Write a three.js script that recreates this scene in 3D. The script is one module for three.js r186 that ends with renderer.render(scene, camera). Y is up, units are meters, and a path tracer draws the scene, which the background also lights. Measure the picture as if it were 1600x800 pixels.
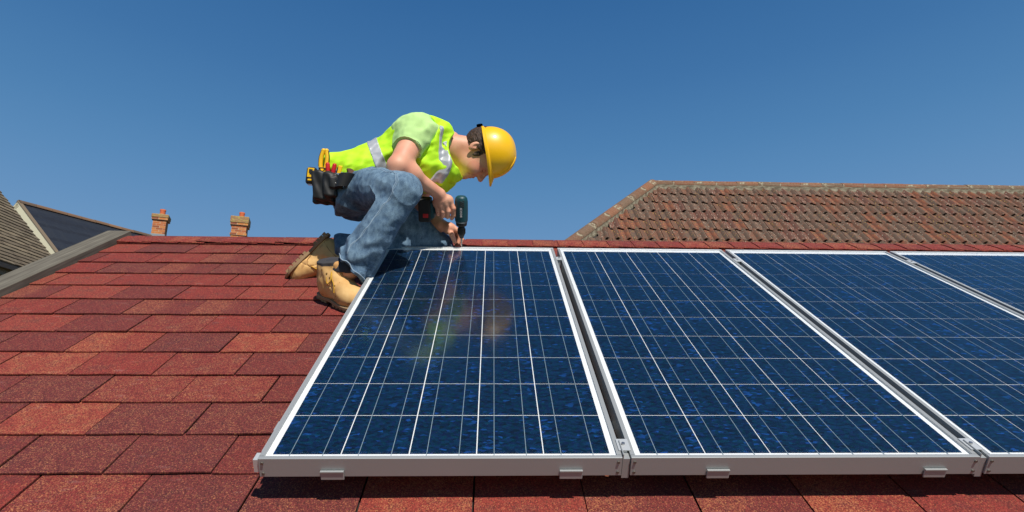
import * as THREE from 'three';
import { mergeGeometries, mergeVertices, toCreasedNormals } from 'three/addons/utils/BufferGeometryUtils.js';
import { RoundedBoxGeometry } from 'three/addons/geometries/RoundedBoxGeometry.js';
import { ImprovedNoise } from 'three/addons/math/ImprovedNoise.js';
import { FontLoader } from 'three/addons/loaders/FontLoader.js';
import { TextGeometry } from 'three/addons/geometries/TextGeometry.js';

// ---------------------------------------------------------------- camera, sky, sun, exposure
const scene = new THREE.Scene();
const SL = 32 * Math.PI / 180;                       // pitch of the red roof
const cS = Math.cos(SL), sS = Math.sin(SL);
// roof frame: u along the ridge, v up the slope, w off the slope -> world
const RW = (u, v, w) => new THREE.Vector3(u, v * sS + w * cS, -v * cS + w * sS);
const camera = new THREE.PerspectiveCamera(48.09, 2, 0.05, 400);
{
  const de = 0.3164, ya = 0.0373, ro = 0.0212;
  const F = RW(Math.sin(ya) * Math.cos(de), Math.cos(ya) * Math.cos(de), -Math.sin(de));
  const R0 = RW(Math.cos(ya), -Math.sin(ya), 0), U0 = R0.clone().cross(F);
  camera.position.copy(RW(0, 0, 0.864));
  camera.up.copy(U0.multiplyScalar(Math.cos(ro)).addScaledVector(R0, -Math.sin(ro)));
  camera.lookAt(camera.position.clone().add(F));
}
const renderer = new THREE.WebGLRenderer({ antialias: true });
renderer.toneMapping = THREE.LinearToneMapping;
renderer.toneMappingExposure = 1.0;
renderer.shadowMap.enabled = true;
const lin = c => { c /= 255; return c <= 0.04045 ? c / 12.92 : Math.pow((c + 0.055) / 1.055, 2.4); };
{
  const stops = [[-90, 130, 160, 190], [0, 146, 180, 208], [10, 118, 158, 197], [16, 101, 145, 190], [20, 89, 137, 184], [24, 78, 128, 177], [30, 65, 115, 167], [38, 52, 102, 156], [60, 36, 80, 132], [90, 30, 70, 120]];
  const Wd = 512, Hd = 256, data = new Float32Array(Wd * Hd * 4);
  for (let j = 0; j < Hd; j++) {
    const el = (j + 0.5) / Hd * 180 - 90;
    let k = 0; while (k < stops.length - 2 && el > stops[k + 1][0]) k++;
    const a = stops[k], b = stops[k + 1], t = Math.min(1, Math.max(0, (el - a[0]) / (b[0] - a[0])));
    for (let i = 0; i < Wd; i++) {
      const o = (j * Wd + i) * 4;
      for (let c = 0; c < 3; c++) data[o + c] = lin(a[c + 1]) * (1 - t) + lin(b[c + 1]) * t;
      data[o + 3] = 1;
    }
  }
  const sky = new THREE.DataTexture(data, Wd, Hd, THREE.RGBAFormat, THREE.FloatType);
  sky.mapping = THREE.EquirectangularReflectionMapping; sky.magFilter = THREE.LinearFilter; sky.minFilter = THREE.LinearFilter; sky.needsUpdate = true;
  scene.background = sky; scene.environment = sky;
}
const sun = new THREE.DirectionalLight(new THREE.Color(1, 0.95, 0.86), 4.8);
{
  const d = RW(0.22, -0.16, 1).normalize();
  sun.position.copy(d.multiplyScalar(30)); sun.castShadow = true;
  sun.shadow.camera.left = sun.shadow.camera.bottom = -25; sun.shadow.camera.right = sun.shadow.camera.top = 25;
  sun.shadow.camera.far = 80; sun.shadow.mapSize.set(4096, 4096);
  scene.add(sun, sun.target);
}

// ---------------------------------------------------------------- helpers
let seed = 12345;
const rnd = () => { seed = (seed * 1664525 + 1013904223) >>> 0; return seed / 4294967296; };
const rr = (a, b) => a + (b - a) * rnd();
const pick = a => a[Math.floor(rnd() * a.length)];
const perlin = new ImprovedNoise();
const nz = (x, y, z) => perlin.noise(x + 11.3, y + 7.7, z + 3.1);
const V = (x, y, z) => new THREE.Vector3(x, y, z);
const used = {};
const numbered = n => { const k = used[n] = (used[n] ?? -1) + 1; return k ? `${n}_${String(k).padStart(3, '0')}` : n; };
function add(name, geo, mat, parent = scene) {
  const m = new THREE.Mesh(geo, mat); m.name = parent === scene ? numbered(name) : name;
  m.castShadow = m.receiveShadow = true; parent.add(m); return m;
}
function tag(o, label, category, group, kind) {
  if (label) o.userData.label = label; if (category) o.userData.category = category;
  if (group) o.userData.group = group; if (kind) o.userData.kind = kind; return o;
}
function thing(name, label, category, pos, group) {
  const g = new THREE.Group(); g.name = numbered(name); scene.add(g); if (pos) g.position.copy(pos);
  return tag(g, label, category, group);
}
function sub(name, parent) { const g = new THREE.Group(); g.name = name; parent.add(g); return g; }
const box = (x0, x1, y0, y1, z0, z1) => new THREE.BoxGeometry(x1 - x0, y1 - y0, z1 - z0).translate((x0 + x1) / 2, (y0 + y1) / 2, (z0 + z1) / 2);
const rbox = (sx, sy, sz, r = 0.004) => new RoundedBoxGeometry(sx, sy, sz, 2, r);
const std = (r, g, b, rough = 0.8, o = {}) => new THREE.MeshStandardMaterial({ color: new THREE.Color().setRGB(r, g, b), roughness: rough, ...o });
const srgb = (r, g, b, rough = 0.8, o = {}) => std(lin(r), lin(g), lin(b), rough, o);
const clean = g => { const n = g.index ? g.toNonIndexed() : g; for (const k of Object.keys(n.attributes)) if (!['position', 'normal', 'uv'].includes(k)) n.deleteAttribute(k); return n; };
const merge = a => mergeGeometries(a.map(clean));
const tube = (pts, r, seg = 20, rad = 6) => new THREE.TubeGeometry(new THREE.CatmullRomCurve3(pts), seg, r, rad, false);
function frameMatrix(o, x, y, z) { return new THREE.Matrix4().makeBasis(x, y, z).setPosition(o); }
// computed texture from a function (x,y in 0..1) -> [r,g,b] sRGB 0..255
function tex(w, h, fn, repeat, colour = true) {
  const d = new Uint8Array(w * h * 4);
  for (let j = 0; j < h; j++) for (let i = 0; i < w; i++) {
    const c = fn((i + 0.5) / w, (j + 0.5) / h, i, j), o = (j * w + i) * 4;
    d[o] = Math.max(0, Math.min(255, c[0])); d[o + 1] = Math.max(0, Math.min(255, c[1])); d[o + 2] = Math.max(0, Math.min(255, c[2])); d[o + 3] = 255;
  }
  const t = new THREE.DataTexture(d, w, h); t.magFilter = THREE.LinearFilter; t.minFilter = THREE.LinearMipmapLinearFilter; t.generateMipmaps = true;
  t.wrapS = t.wrapT = THREE.RepeatWrapping; if (colour) t.colorSpace = THREE.SRGBColorSpace; if (repeat) t.repeat.set(...repeat); t.needsUpdate = true; return t;
}
const mixc = (a, b, t) => [a[0] + (b[0] - a[0]) * t, a[1] + (b[1] - a[1]) * t, a[2] + (b[2] - a[2]) * t];
const ss = (a, b, x) => { const t = Math.min(1, Math.max(0, (x - a) / (b - a))); return t * t * (3 - 2 * t); };

// ---------------------------------------------------------------- shared metal and plastics
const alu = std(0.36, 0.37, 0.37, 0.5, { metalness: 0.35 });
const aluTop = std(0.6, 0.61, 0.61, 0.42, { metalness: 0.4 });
const steel = std(0.5, 0.5, 0.5, 0.3, { metalness: 0.9 });
const darkScrew = std(0.16, 0.14, 0.12, 0.5, { metalness: 0.6 });

// ---------------------------------------------------------------- ground
const GY = -4.4;
{
  const g = new THREE.PlaneGeometry(360, 360).rotateX(-Math.PI / 2);
  const uv = g.attributes.uv; for (let i = 0; i < uv.count; i++) uv.setXY(i, uv.getX(i) * 90, uv.getY(i) * 90);
  const t = tex(256, 256, (x, y) => { const n = nz(x * 8, y * 8, 1) * 0.5 + nz(x * 40, y * 40, 2) * 0.5; return mixc([70, 84, 44], [98, 104, 62], 0.5 + n); });
  const m = add('ground', g, new THREE.MeshStandardMaterial({ map: t, roughness: 1 })); m.position.y = GY;
  m.userData.kind = 'structure';
}

// ---------------------------------------------------------------- red shingled house
const RB = -0.125;                                     // shingle surface, below the panel plane
const VR = 3.285, VE = 0.42, UL = -2.117, UR = 4.4;   // ridge, eave, left rake, right end
const house = thing('shingled_house', 'house with red felt shingle roof carrying the solar panels', 'house', V(0, GY, 0));
const roof = sub('roof', house); roof.rotation.x = SL; roof.position.y = -GY;
{
  const asphalt = std(0.022, 0.017, 0.016, 0.95);
  // deck under the shingles, front slope
  add('deck', box(UL - 0.02, UR, RB - 0.06, RB - 0.012, -VR + 0.004, -VE), asphalt, roof);
  // granule textures
  const reds = [[124, 42, 34], [114, 39, 34], [106, 38, 34], [130, 48, 38], [100, 38, 35]];
  const mats = [];
  const bump = tex(256, 160, (x, y, i, j) => { const n = 128 + (rnd() - 0.5) * 200; return [n, n, n]; }, null, false);
  for (let k = 0; k < 12; k++) {
    const base = reds[k % reds.length], gran = [0.1, 0.5, 0.15, 0.26, 0.34, 0.2, 0.4, 0.14, 0.75, 0.2, 0.34, 0.6][k], edge = k % 4 === 2;
    const t = tex(150, 92, (x, y) => {
      const cl = nz(x * 5 + k * 9, y * 3.2, k) + 0.5 * nz(x * 14, y * 9 + k, k + 2);
      let g = gran * (0.75 + cl * 0.9); if (edge) g = gran + 0.55 * ss(0.6, 0.35, x + 0.15 * nz(y * 4, k, 2));
      let c = mixc(base, [76, 36, 38], Math.max(0, cl * 0.55));
      const f = (rnd() - 0.5); c = [c[0] + f * 62, c[1] + f * 36, c[2] + f * 32];
      if (rnd() < 0.03 + g * 0.45) c = mixc(c, [186, 128, 78], 0.25 + rnd() * 0.75);
      else if (rnd() < 0.1) c = mixc(c, [50, 25, 24], 0.7);
      const scuff = nz(x * 3 + k * 5.1, y * 7, 31 + k); if (scuff > 0.46 && rnd() < (scuff - 0.46) * 3) c = mixc(c, [150, 120, 116], 0.4);
      return c;
    });
    mats.push(new THREE.MeshStandardMaterial({ map: t, roughness: 0.93, bumpMap: bump, bumpScale: 0.0012 }));
  }
  const weights = [0, 0, 1, 2, 2, 3, 3, 4, 5, 5, 6, 7, 7, 8, 9, 9, 10, 11, 1, 4];
  const TAB = 0.2696, GAUGE = 0.16205, TH = 0.0045;
  // slab: subdivided box, lower edge a little wavy, in (x = u, y = w, z = -v)
  function slab(len, wav, wid = TAB - 0.0052) {
    const nx = 6, g = new THREE.BoxGeometry(wid, TH, len, nx, 1, 1), p = g.attributes.position, uv = g.attributes.uv;
    const ph = rnd() * 9, amp = wav * 0.0035, cut = (rnd() - 0.5) * 0.005;
    for (let i = 0; i < p.count; i++) {
      let x = p.getX(i), y = p.getY(i), z = p.getZ(i);
      const top = p.getY(i) > 0;
      uv.setXY(i, x / wid + 0.5, 0.5 - z / len);
      const low = z > 0;
      y += low ? 0.0045 + amp * Math.sin(x * 17 + ph) + (rnd() < 0 ? 0 : 0) : -0.0035;
      if (low) z += cut * (x / wid) + 0.0012 * Math.sin(x * 31 + ph * 2);
      p.setXYZ(i, x, y, z - len / 2);
    }
    g.computeVertexNormals(); return g;
  }
  const slabs = []; for (let k = 0; k < 8; k++) slabs.push(slab(GAUGE + 0.012, k < 5 ? 0.2 : 0.55));
  const field = [];
  for (let k = -4; k <= 12; k++) {
    const v = 1.2248 + GAUGE * k, off = (k & 1) ? -0.848 : -0.9697;
    let i0 = Math.floor((UL - off) / TAB);
    for (let i = i0; ; i++) {
      let u0 = off + i * TAB, u1 = u0 + TAB; if (u0 > UR - 0.05) break;
      let geo = pick(slabs), cu = (u0 + u1) / 2;
      if (u0 < UL) { if (u1 - UL < 0.03) continue; geo = slab(GAUGE + 0.012, 0.2, u1 - UL - 0.005); cu = (UL + u1) / 2; }
      const m = mats[pick(weights)];
      const vis = cu < -0.4 || (k <= -1 && k >= -1 && cu < 1.6) || (k >= 11 && cu < 4.2) || (Math.abs(cu - 0.32) < 0.15 && k >= 0) || (Math.abs(cu - 1.19) < 0.15 && k >= 0);
      const dw = rr(-0.0006, 0.0009), ry = rr(-0.004, 0.004), du = rr(-0.0012, 0.0012);
      if (vis && k > -3) {
        const o = add('shingle', geo, m, roof); o.position.set(cu + du, RB + dw, -v); o.rotation.y = ry;
      } else field.push(geo.clone().rotateY(ry).translate(cu + du, RB + dw, -v));
    }
  }
  const f = add('hidden_shingles', merge(field), mats[0], roof); tag(f, 'red shingles running on under and beyond the panels', null, null, 'stuff');
  // ridge shingles bent over the ridge
  const capMats = [mats[0], mats[3], mats[6], mats[1], mats[8], mats[5]];
  const alpha = Math.PI - 2 * SL;                      // angle between the slopes
  function cap(len, lift) {
    const prof = []; const arm = 0.118;
    // ridge frame: y up, z toward viewer; front arm falls along +z, back arm along -z
    for (const t of [-1, -0.5, -0.12, 0, 0.12, 0.5, 1]) {
      const d = Math.abs(t) * arm, round = Math.max(0, 1 - d / 0.03) * 0.006;
      prof.push([Math.sign(t) * d * cS, -d * sS - round]);
    }
    const pos = [], uv = [], idx = []; const N = prof.length;
    for (const [x, ly] of [[0, 0.007], [len, 0]]) for (const s of [1, 0]) for (let i = 0; i < N; i++) {
      const wob = (Math.abs(i - 3) === 3) ? lift * (x === 0 ? 1 : 0.3) : 0;
      pos.push(x, prof[i][1] + ly + (s ? 0.0045 : 0) + wob, prof[i][0]); uv.push(x / 0.27, (i / (N - 1)));
    }
    const id = (a, s, i) => a * 2 * N + (s ? 0 : N) + i;
    const q = (a, b, c, d) => idx.push(a, b, c, a, c, d);
    for (let i = 0; i < N - 1; i++) { q(id(0, 1, i), id(0, 1, i + 1), id(1, 1, i + 1), id(1, 1, i)); q(id(0, 0, i), id(1, 0, i), id(1, 0, i + 1), id(0, 0, i + 1)); q(id(0, 1, i), id(0, 0, i), id(0, 0, i + 1), id(0, 1, i + 1)); q(id(1, 1, i), id(1, 1, i + 1), id(1, 0, i + 1), id(1, 0, i)); }
    q(id(0, 1, N - 1), id(0, 0, N - 1), id(1, 0, N - 1), id(1, 1, N - 1)); q(id(0, 1, 0), id(1, 1, 0), id(1, 0, 0), id(0, 0, 0));
    const g = new THREE.BufferGeometry(); g.setAttribute('position', new THREE.Float32BufferAttribute(pos, 3)); g.setAttribute('uv', new THREE.Float32BufferAttribute(uv, 2)); g.setIndex(idx);
    return toCreasedNormals(g, 0.6);
  }
  const caps = [cap(0.2, 0), cap(0.2, 0.003), cap(0.2, 0.007), cap(0.2, 0.001)];
  const top = RW(0, VR, RB + 0.007);
  for (let u = UL - 0.01, n = 0; u < UR; u += 0.148, n++) {
    const o = add('ridge_shingle', u < -0.4 ? pick(caps) : caps[n % 2 * 3], pick(capMats), roof);
    o.rotation.x = -SL; o.position.set(u, RB + 0.009, -VR); o.rotation.y = 0;
  }
  // weathered timber board along the rake
  const wood = new THREE.MeshStandardMaterial({ roughness: 0.9, map: tex(64, 512, (x, y) => { const n = nz(x * 14, y * 3, 4) + 0.6 * nz(x * 40, y * 8, 9) + 0.4 * nz(x * 4, y * 30, 3); return mixc([82, 76, 66], [116, 110, 97], 0.5 + n * 0.7); }) });
  const bl = VR - VE + 0.04;
  const b1 = add('rake_board', new RoundedBoxGeometry(0.135, 0.05, bl, 2, 0.004), wood, roof); b1.position.set(UL - 0.068, RB + 0.012, -(VR + VE) / 2 - 0.01);
  const b2 = add('rake_board', box(UL - 0.045, UL - 0.02, RB - 0.22, RB - 0.062, -VR, -VE), wood, roof);
  // rear slope
  const back = new THREE.BoxGeometry(UR - UL, 0.05, VR - VE).translate((UL + UR) / 2, 0, 0);
  const bk = add('rear_slope', back, mats[0], roof);
  // in the roof frame: rotate by -2*SL about the ridge
  bk.rotation.x = -2 * SL;
  { const d = (VR - VE) / 2; const dirZ = -Math.cos(2 * SL), dirY = -Math.sin(2 * SL); bk.position.set(0, RB - 0.037 + dirY * d, -VR + dirZ * d - 0.03); }
  // walls below
  const brick = srgb(150, 96, 70, 0.9);
  const ze = -VE * cS - 0.25, zr = -VR * cS, zb = 2 * zr - ze;
  const ye = VE * sS + RB - 0.1 - GY, yr = VR * sS + RB - 0.12 - GY;
  const sh = new THREE.Shape([[ze, 0], [ze, ye + 0.1], [zr, yr], [zb, ye + 0.1], [zb, 0]].map(p => new THREE.Vector2(-p[0], p[1])));
  const w = new THREE.ExtrudeGeometry(sh, { depth: UR - UL - 0.25, bevelEnabled: false }).rotateY(Math.PI / 2).translate(UL + 0.1, 0, 0);
  add('wall', w, brick, house);
}

// ---------------------------------------------------------------- solar panels
{
  const CP = 0.159, PW = 0.845, PL = 1.655, FH = 0.05, MB = 0.025;
  // multicrystalline silicon: angular grains, a few of them catching bright blue
  const G = 84, seeds = [];
  for (let j = 0; j < G; j++) for (let i = 0; i < G; i++) seeds.push([(i + rnd()) / G, (j + rnd()) / G, rnd(), rnd(), rnd()]);
  const cellTex = tex(1024, 1024, (x, y) => {
    const wx = x + 0.006 * nz(x * 40, y * 40, 1), wy = y + 0.006 * nz(x * 40, y * 40, 8);
    const ci = Math.floor(wx * G), cj = Math.floor(wy * G); let bd = 9, b = null;
    for (let dj = -1; dj <= 1; dj++) for (let di = -1; di <= 1; di++) {
      const i = (ci + di + G) % G, j = (cj + dj + G) % G, s = seeds[j * G + i];
      let dx = Math.abs(s[0] - wx), dy = Math.abs(s[1] - wy); dx = Math.min(dx, 1 - dx) * 0.6; dy = Math.min(dy, 1 - dy) * 1.5;
      const d = dx * dx + dy * dy; if (d < bd) { bd = d; b = s; }
    }
    const cl = nz(x * 9, y * 9, 5);
    let c = mixc([5, 26, 46], [10, 42, 70], b[2]);
    const e = (rnd() - 0.5) * 26, hue = nz(x * 70, y * 70, 14); c = [c[0] + e * 0.5 + hue * 7, c[1] + e - hue * 10, c[2] + e * 1.2 + hue * 6];
    if (b[3] > 0.955 - Math.max(0, cl - 0.05) * 0.55) c = mixc(c, [28, 82, 168], 0.1 + 0.75 * b[4] * (0.4 + 0.6 * rnd()));
    else if (b[3] < 0.1) c = mixc(c, [6, 16, 28], 0.7);
    return c;
  });
  const cellMat = new THREE.MeshPhysicalMaterial({ map: cellTex, roughness: 0.6, specularIntensity: 0.15 });
  const cellGeos = [];
  for (let k = 0; k < 16; k++) {
    const g = new THREE.BoxGeometry(CP - 0.0027, 0.0006, CP - 0.0028), uv = g.attributes.uv, ou = (k % 4) * 0.25 + 0.01, ov = Math.floor(k / 4) * 0.25 + 0.01;
    for (let i = 0; i < uv.count; i++) uv.setXY(i, ou + uv.getX(i) * 0.22, ov + uv.getY(i) * 0.22);
    cellGeos.push(g);
  }
  const white = std(0.78, 0.8, 0.8, 0.6), bus = std(0.2, 0.27, 0.31, 0.5);
  const glass = new THREE.MeshPhysicalMaterial({ color: 0xffffff, transmission: 1, thickness: 0, roughness: 0.13, ior: 1.5 });
  const busGeo = box(-0.0008, 0.0008, 0, 0.0005, -1.6, 0.0);
  // frame profiles, in panel frame x = across, y = off the roof (0 = top), z = towards the eave (0 = lower edge)
  const lip = 0.011;
  const longRail = merge([box(0, lip, -FH, 0, -PL + 0.0115, -0.0115)]);
  const endRail = new RoundedBoxGeometry(PW, FH, lip, 2, 0.0012).translate(PW / 2, -FH / 2, -lip / 2);
  const flange = merge([box(-0.011, 0, -0.02, -0.0165, -PL + 0.05, -0.05), box(-0.011, -0.008, -0.032, -0.02, -PL + 0.05, -0.05)]);
  const clipGeo = merge([rbox(0.054, 0.023, 0.004, 0.0015), box(-0.027, 0.027, 0.0095, 0.0125, -0.002, 0.0042)]);
  const screwGeo = new THREE.CylinderGeometry(0.0032, 0.0036, 0.003, 12).rotateX(Math.PI / 2);
  const cornerGeo = merge([box(0, 0.011, -0.006, 0.004, -0.09, -0.0), box(-0.004, 0.0, -0.04, 0.002, -0.05, -0.0)]);
  function panel(label, u0, v0, clips, leftEnd) {
    const p = thing('solar_panel', label, 'solar panel', RW(u0, v0, 0), 'row of solar panels on the red roof'); p.rotation.x = SL;
    add('backsheet', box(lip, PW - lip, -0.011, -0.0055, -PL + lip, -lip), white, p);
    for (let r = 0; r < 10; r++) for (let c = 0; c < 5; c++) {
      const o = add('solar_cell', pick(cellGeos), cellMat, p); o.position.set(MB + (c + 0.5) * CP, -0.0049, -0.0215 - (r + 0.5) * CP); o.rotation.y = pick([0, Math.PI]);
    }
    for (let c = 0; c < 5; c++) for (const t of [0.26, 0.74]) { const b = add('busbar', busGeo, bus, p); b.position.set(MB + (c + t) * CP, -0.0045, -0.0155); }
    for (const c of [0, 2]) add('ribbon', box(MB + (c + 0.26) * CP, MB + (c + 1.74) * CP, -0.0052, -0.0046, -0.0162, -0.014), bus, p);
    add('glass_cover', box(lip, PW - lip, -0.0032, -0.0014, -PL + lip, -lip).rotateX(0), glass, p);
    // one thin sheet is enough for a pane
    p.children[p.children.length - 1].geometry = new THREE.PlaneGeometry(PW - 2 * lip, PL - 2 * lip).rotateX(-Math.PI / 2).translate(PW / 2, -0.0016, -PL / 2);
    const l = add('frame_rail', longRail, alu, p), r = add('frame_rail', longRail, alu, p); r.position.x = PW - lip;
    const e0 = add('frame_rail', endRail, alu, p), e1 = add('frame_rail', endRail, aluTop, p); e1.position.z = -PL + lip;
    for (const x of [0.009, PW - 0.009]) for (const y of [-0.012, -0.04]) { const s = add('screw', screwGeo, darkScrew, p); s.position.set(x, y, 0.0012); }
    for (const x of clips) { const c = add('clip', clipGeo, alu, p); c.position.set(x, -FH + 0.006, 0.0032); }
    if (leftEnd) { add('flange', flange, aluTop, p); const k = add('corner_bracket', box(-0.013, 0, -0.04, -0.006, -0.03, -0.004), aluTop, p); }
    return p;
  }
  panel('solar panel beside the kneeling worker, leftmost of the row', -0.533, 1.1235, [0.168, 0.725], true);
  panel('solar panel second from the left, right of the open gap', 0.333, 1.1235, [0.21, 0.74], false);
  panel('solar panel third from the left, cut by the right picture edge', 1.2, 1.1235, [0.2, 0.74], false);
  panel('rightmost solar panel, only its upper left part in the picture', 2.066, 1.1235, [0.2, 0.74], false);
  // mounting rails with feet, under the row
  const railGeo = merge([box(-0.57, 2.95, -0.094, -0.054, -0.02, 0.02)]);
  const footGeo = box(-0.03, 0.03, -0.113, -0.094, -0.04, 0.04);
  for (const [v, lab] of [[1.33, 'aluminium mounting rail under the lower ends of the panels'], [2.58, 'aluminium mounting rail under the upper ends of the panels']]) {
    const m = thing('mounting_rail', lab, 'mounting rail', RW(0, v, 0)); m.rotation.x = SL;
    add('rail', railGeo, alu, m); for (let u = -0.45; u < 2.9; u += 0.8) { const q = add('foot', footGeo, alu, m); q.position.x = u; }
  }
  // clamps in the joints between panels
  const clampGeo = merge([box(-0.0145, 0.0145, 0.0006, 0.0028, -0.022, 0.022), box(-0.006, 0.006, -0.06, 0.0006, -0.02, 0.02)]);
  const bolt = new THREE.CylinderGeometry(0.0045, 0.0045, 0.005, 6).translate(0, 0.005, 0);
  [[0.3225, 1.17, 'small aluminium clamp low in the gap beside the leftmost panel'], [0.3225, 2.6, 'small aluminium clamp high in the gap beside the leftmost panel'], [1.1895, 1.17, 'small aluminium clamp low between the second and third panels'], [1.1895, 2.6, 'small aluminium clamp high between the second and third panels'], [2.0555, 2.6, 'small aluminium clamp high between the third and rightmost panels']].forEach(([u, v, lab], i) => {
    const c = thing('panel_clamp', lab, 'clamp', RW(u, v, 0), 'clamps between the panels'); c.rotation.x = SL; add('plate', clampGeo, aluTop, c); add('bolt', bolt, steel, c);
  });
  // end posts that close the joints at the lower edge
  const post = merge([box(-0.0085, 0.0085, -0.06, -0.006, -0.05, -0.004), box(-0.0085, -0.0065, -0.006, 0.006, -0.06, -0.004)]);
  [[0.3225, 'aluminium joint post between the leftmost and second panels'], [1.1895, 'aluminium joint post between the second and third panels']].forEach(([u, lab]) => {
    const o = tag(add('joint_post', post, alu), lab, 'joint post', 'joint posts at the lower edge'); o.position.copy(RW(u, 1.1235, 0)); o.rotation.x = SL;
  });
}

// ---------------------------------------------------------------- hipped house with pantiles, behind right
{
  const PH = 50 * Math.PI / 180, cP = Math.cos(PH), sP = Math.sin(PH), KH = 1.39;
  const A = V(3.348, 5.03, -10.718);                  // left end of its ridge
  const LEN = 11, SLOPE = 4.2;
  const h = thing('hipped_house', 'house with weathered brown pantile hip roof behind the panels', 'house', V(A.x + 5, GY, A.z));
  const O = V(A.x - h.position.x, A.y - GY, 0);
  const rf = sub('roof', h); rf.position.copy(O);
  const dn = (x, t, n = 0) => V(x, -t * sP + n * cP, t * cP + n * sP);   // along ridge, down slope, off the slope
  // pantile variants
  const tileMats = [];
  const cols = [[104, 72, 56], [100, 74, 60], [110, 72, 55], [96, 74, 62], [112, 76, 58], [104, 80, 66], [124, 74, 54], [106, 68, 56]];
  for (let k = 0; k < 8; k++) tileMats.push(new THREE.MeshStandardMaterial({ roughness: 0.95, map: tex(64, 96, (x, y) => {
    const n = nz(x * 5 + k * 3, y * 7, k) + 0.6 * nz(x * 16, y * 20, k + 5); let c = mixc(cols[k], [84, 74, 62], Math.max(0, n * 0.9 + 0.15)); if (n < -0.4) c = mixc(c, [146, 88, 62], 0.4);
    const l = nz(x * 9 + k * 7, y * 11 + k, 40 + k); if (l > 0.42) c = mixc(c, k % 3 === 0 ? [186, 150, 70] : [190, 182, 160], Math.min(0.8, (l - 0.42) * 8));
    const f = (rnd() - 0.5) * 22; return [c[0] + f, c[1] + f, c[2] + f];
  }) }));
  const CW = 0.2, GA = 0.325, TL = 0.38;
  function pantile(jit) {
    const N = 8, prof = []; // flat pan to the left, roll to the right
    for (let i = 0; i <= N; i++) { const x = i / N; const y = x < 0.5 ? 0.012 * Math.cos(x * 2 * Math.PI) - 0.0 : 0.012 * Math.cos(Math.PI) + 0.046 * Math.sin((x - 0.5) * 2 * Math.PI); prof.push([x * (CW + 0.012), y]); }
    const pos = [], uv = [], idx = []; const TH = 0.014;
    for (const [t, n] of [[0, 0.004], [TL, 0.023]]) for (const s of [TH, 0]) for (let i = 0; i <= N; i++) { const q = dn(prof[i][0] + jit * (t ? 1 : 0), t, prof[i][1] + n + s); pos.push(q.x, q.y, q.z); uv.push(i / N, t / TL); }
    const id = (a, s, i) => (a * 2 + s) * (N + 1) + i, Q = (a, b, c, d) => idx.push(a, b, c, a, c, d);
    for (let i = 0; i < N; i++) { Q(id(0, 0, i), id(1, 0, i), id(1, 0, i + 1), id(0, 0, i + 1)); Q(id(1, 0, i), id(1, 1, i), id(1, 1, i + 1), id(1, 0, i + 1)); }
    Q(id(0, 0, N), id(1, 0, N), id(1, 1, N), id(0, 1, N)); Q(id(0, 0, 0), id(0, 1, 0), id(1, 1, 0), id(1, 0, 0));
    const g = new THREE.BufferGeometry(); g.setAttribute('position', new THREE.Float32BufferAttribute(pos, 3)); g.setAttribute('uv', new THREE.Float32BufferAttribute(uv, 2)); g.setIndex(idx);
    return toCreasedNormals(g, 0.7);
  }
  const tg = [pantile(0), pantile(0.004), pantile(-0.004)];
  const rest = [[], [], []]; let count = 0;
  for (let r = 0; r < 12; r++) {
    const t0 = 0.02 + r * GA, tl = t0 + TL; const left = -KH * cP * (t0 + 0.1);
    for (let i = 0; ; i++) {
      const x = left + 0.04 + ((i + (r * 0.37) % 1) * CW) - ((r * 0.37) % 1) * CW * 0.5; if (x > LEN) break;
      const p = dn(x, t0, rr(-0.004, 0.004)), k = pick([0, 1, 2]);
      if (r < 7 && x < 7.6 && count < 298) { const o = add('pantile', tg[k], pick(tileMats), rf); o.position.copy(p); o.rotation.z = rr(-0.01, 0.01); count++; }
      else rest[Math.floor(rnd() * 3)].push(tg[k].clone().translate(p.x, p.y, p.z));
    }
  }
  rest.forEach((a, i) => { const m = add('far_pantiles', merge(a), tileMats[[0, 3, 4][i]], rf); m.userData.kind = 'stuff'; });
  // solid roof body under the tiles
  const under = std(0.05, 0.042, 0.036, 1);
  const pts = [V(0, 0, 0), V(LEN, 0, 0), dn(LEN, SLOPE), V(-KH * cP * SLOPE, -SLOPE * sP, SLOPE * cP), V(LEN, -SLOPE * sP, -SLOPE * cP), V(-KH * cP * SLOPE, -SLOPE * sP, -SLOPE * cP)];
  const g = new THREE.BufferGeometry(); const tri = [0, 3, 2, 0, 2, 1, 0, 5, 3, 0, 1, 4, 0, 4, 5, 1, 2, 4, 3, 5, 4, 3, 4, 2];
  g.setAttribute('position', new THREE.Float32BufferAttribute(tri.flatMap(i => [pts[i].x, pts[i].y - 0.012, pts[i].z]), 3)); g.computeVertexNormals();
  add('roof_body', g, under, rf);
  // lapped courses on the hip end
  const hipN = V(-sP, KH * cP, 0).normalize(), hip = [];
  for (let r = 0; r < 12; r++) {
    const a = r * GA, b = a + TL; const P = (t, s) => V(-KH * cP * t, -t * sP, s * t * cP);
    const q = [P(a, 1), P(a, -1), P(b, -1), P(b, 1)]; const n0 = 0.01, n1 = 0.05;
    const f = (p, n) => p.clone().addScaledVector(hipN, n);
    const c = [f(q[0], n0), f(q[1], n0), f(q[2], n1), f(q[3], n1), f(q[2], 0), f(q[3], 0)];
    const gg = new THREE.BufferGeometry(); gg.setAttribute('position', new THREE.Float32BufferAttribute([0, 1, 2, 0, 2, 3, 3, 2, 4, 3, 4, 5].flatMap(i => [c[i].x, c[i].y, c[i].z]), 3));
    gg.setAttribute('uv', new THREE.Float32BufferAttribute([0, 0, 6, 0, 6, 1, 0, 0, 6, 1, 0, 1, 0, 1, 6, 1, 6, 1.1, 0, 1, 6, 1.1, 0, 1.1], 2)); gg.computeVertexNormals(); add('tile_course', gg, tileMats[r % 6], rf);
  }
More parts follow.
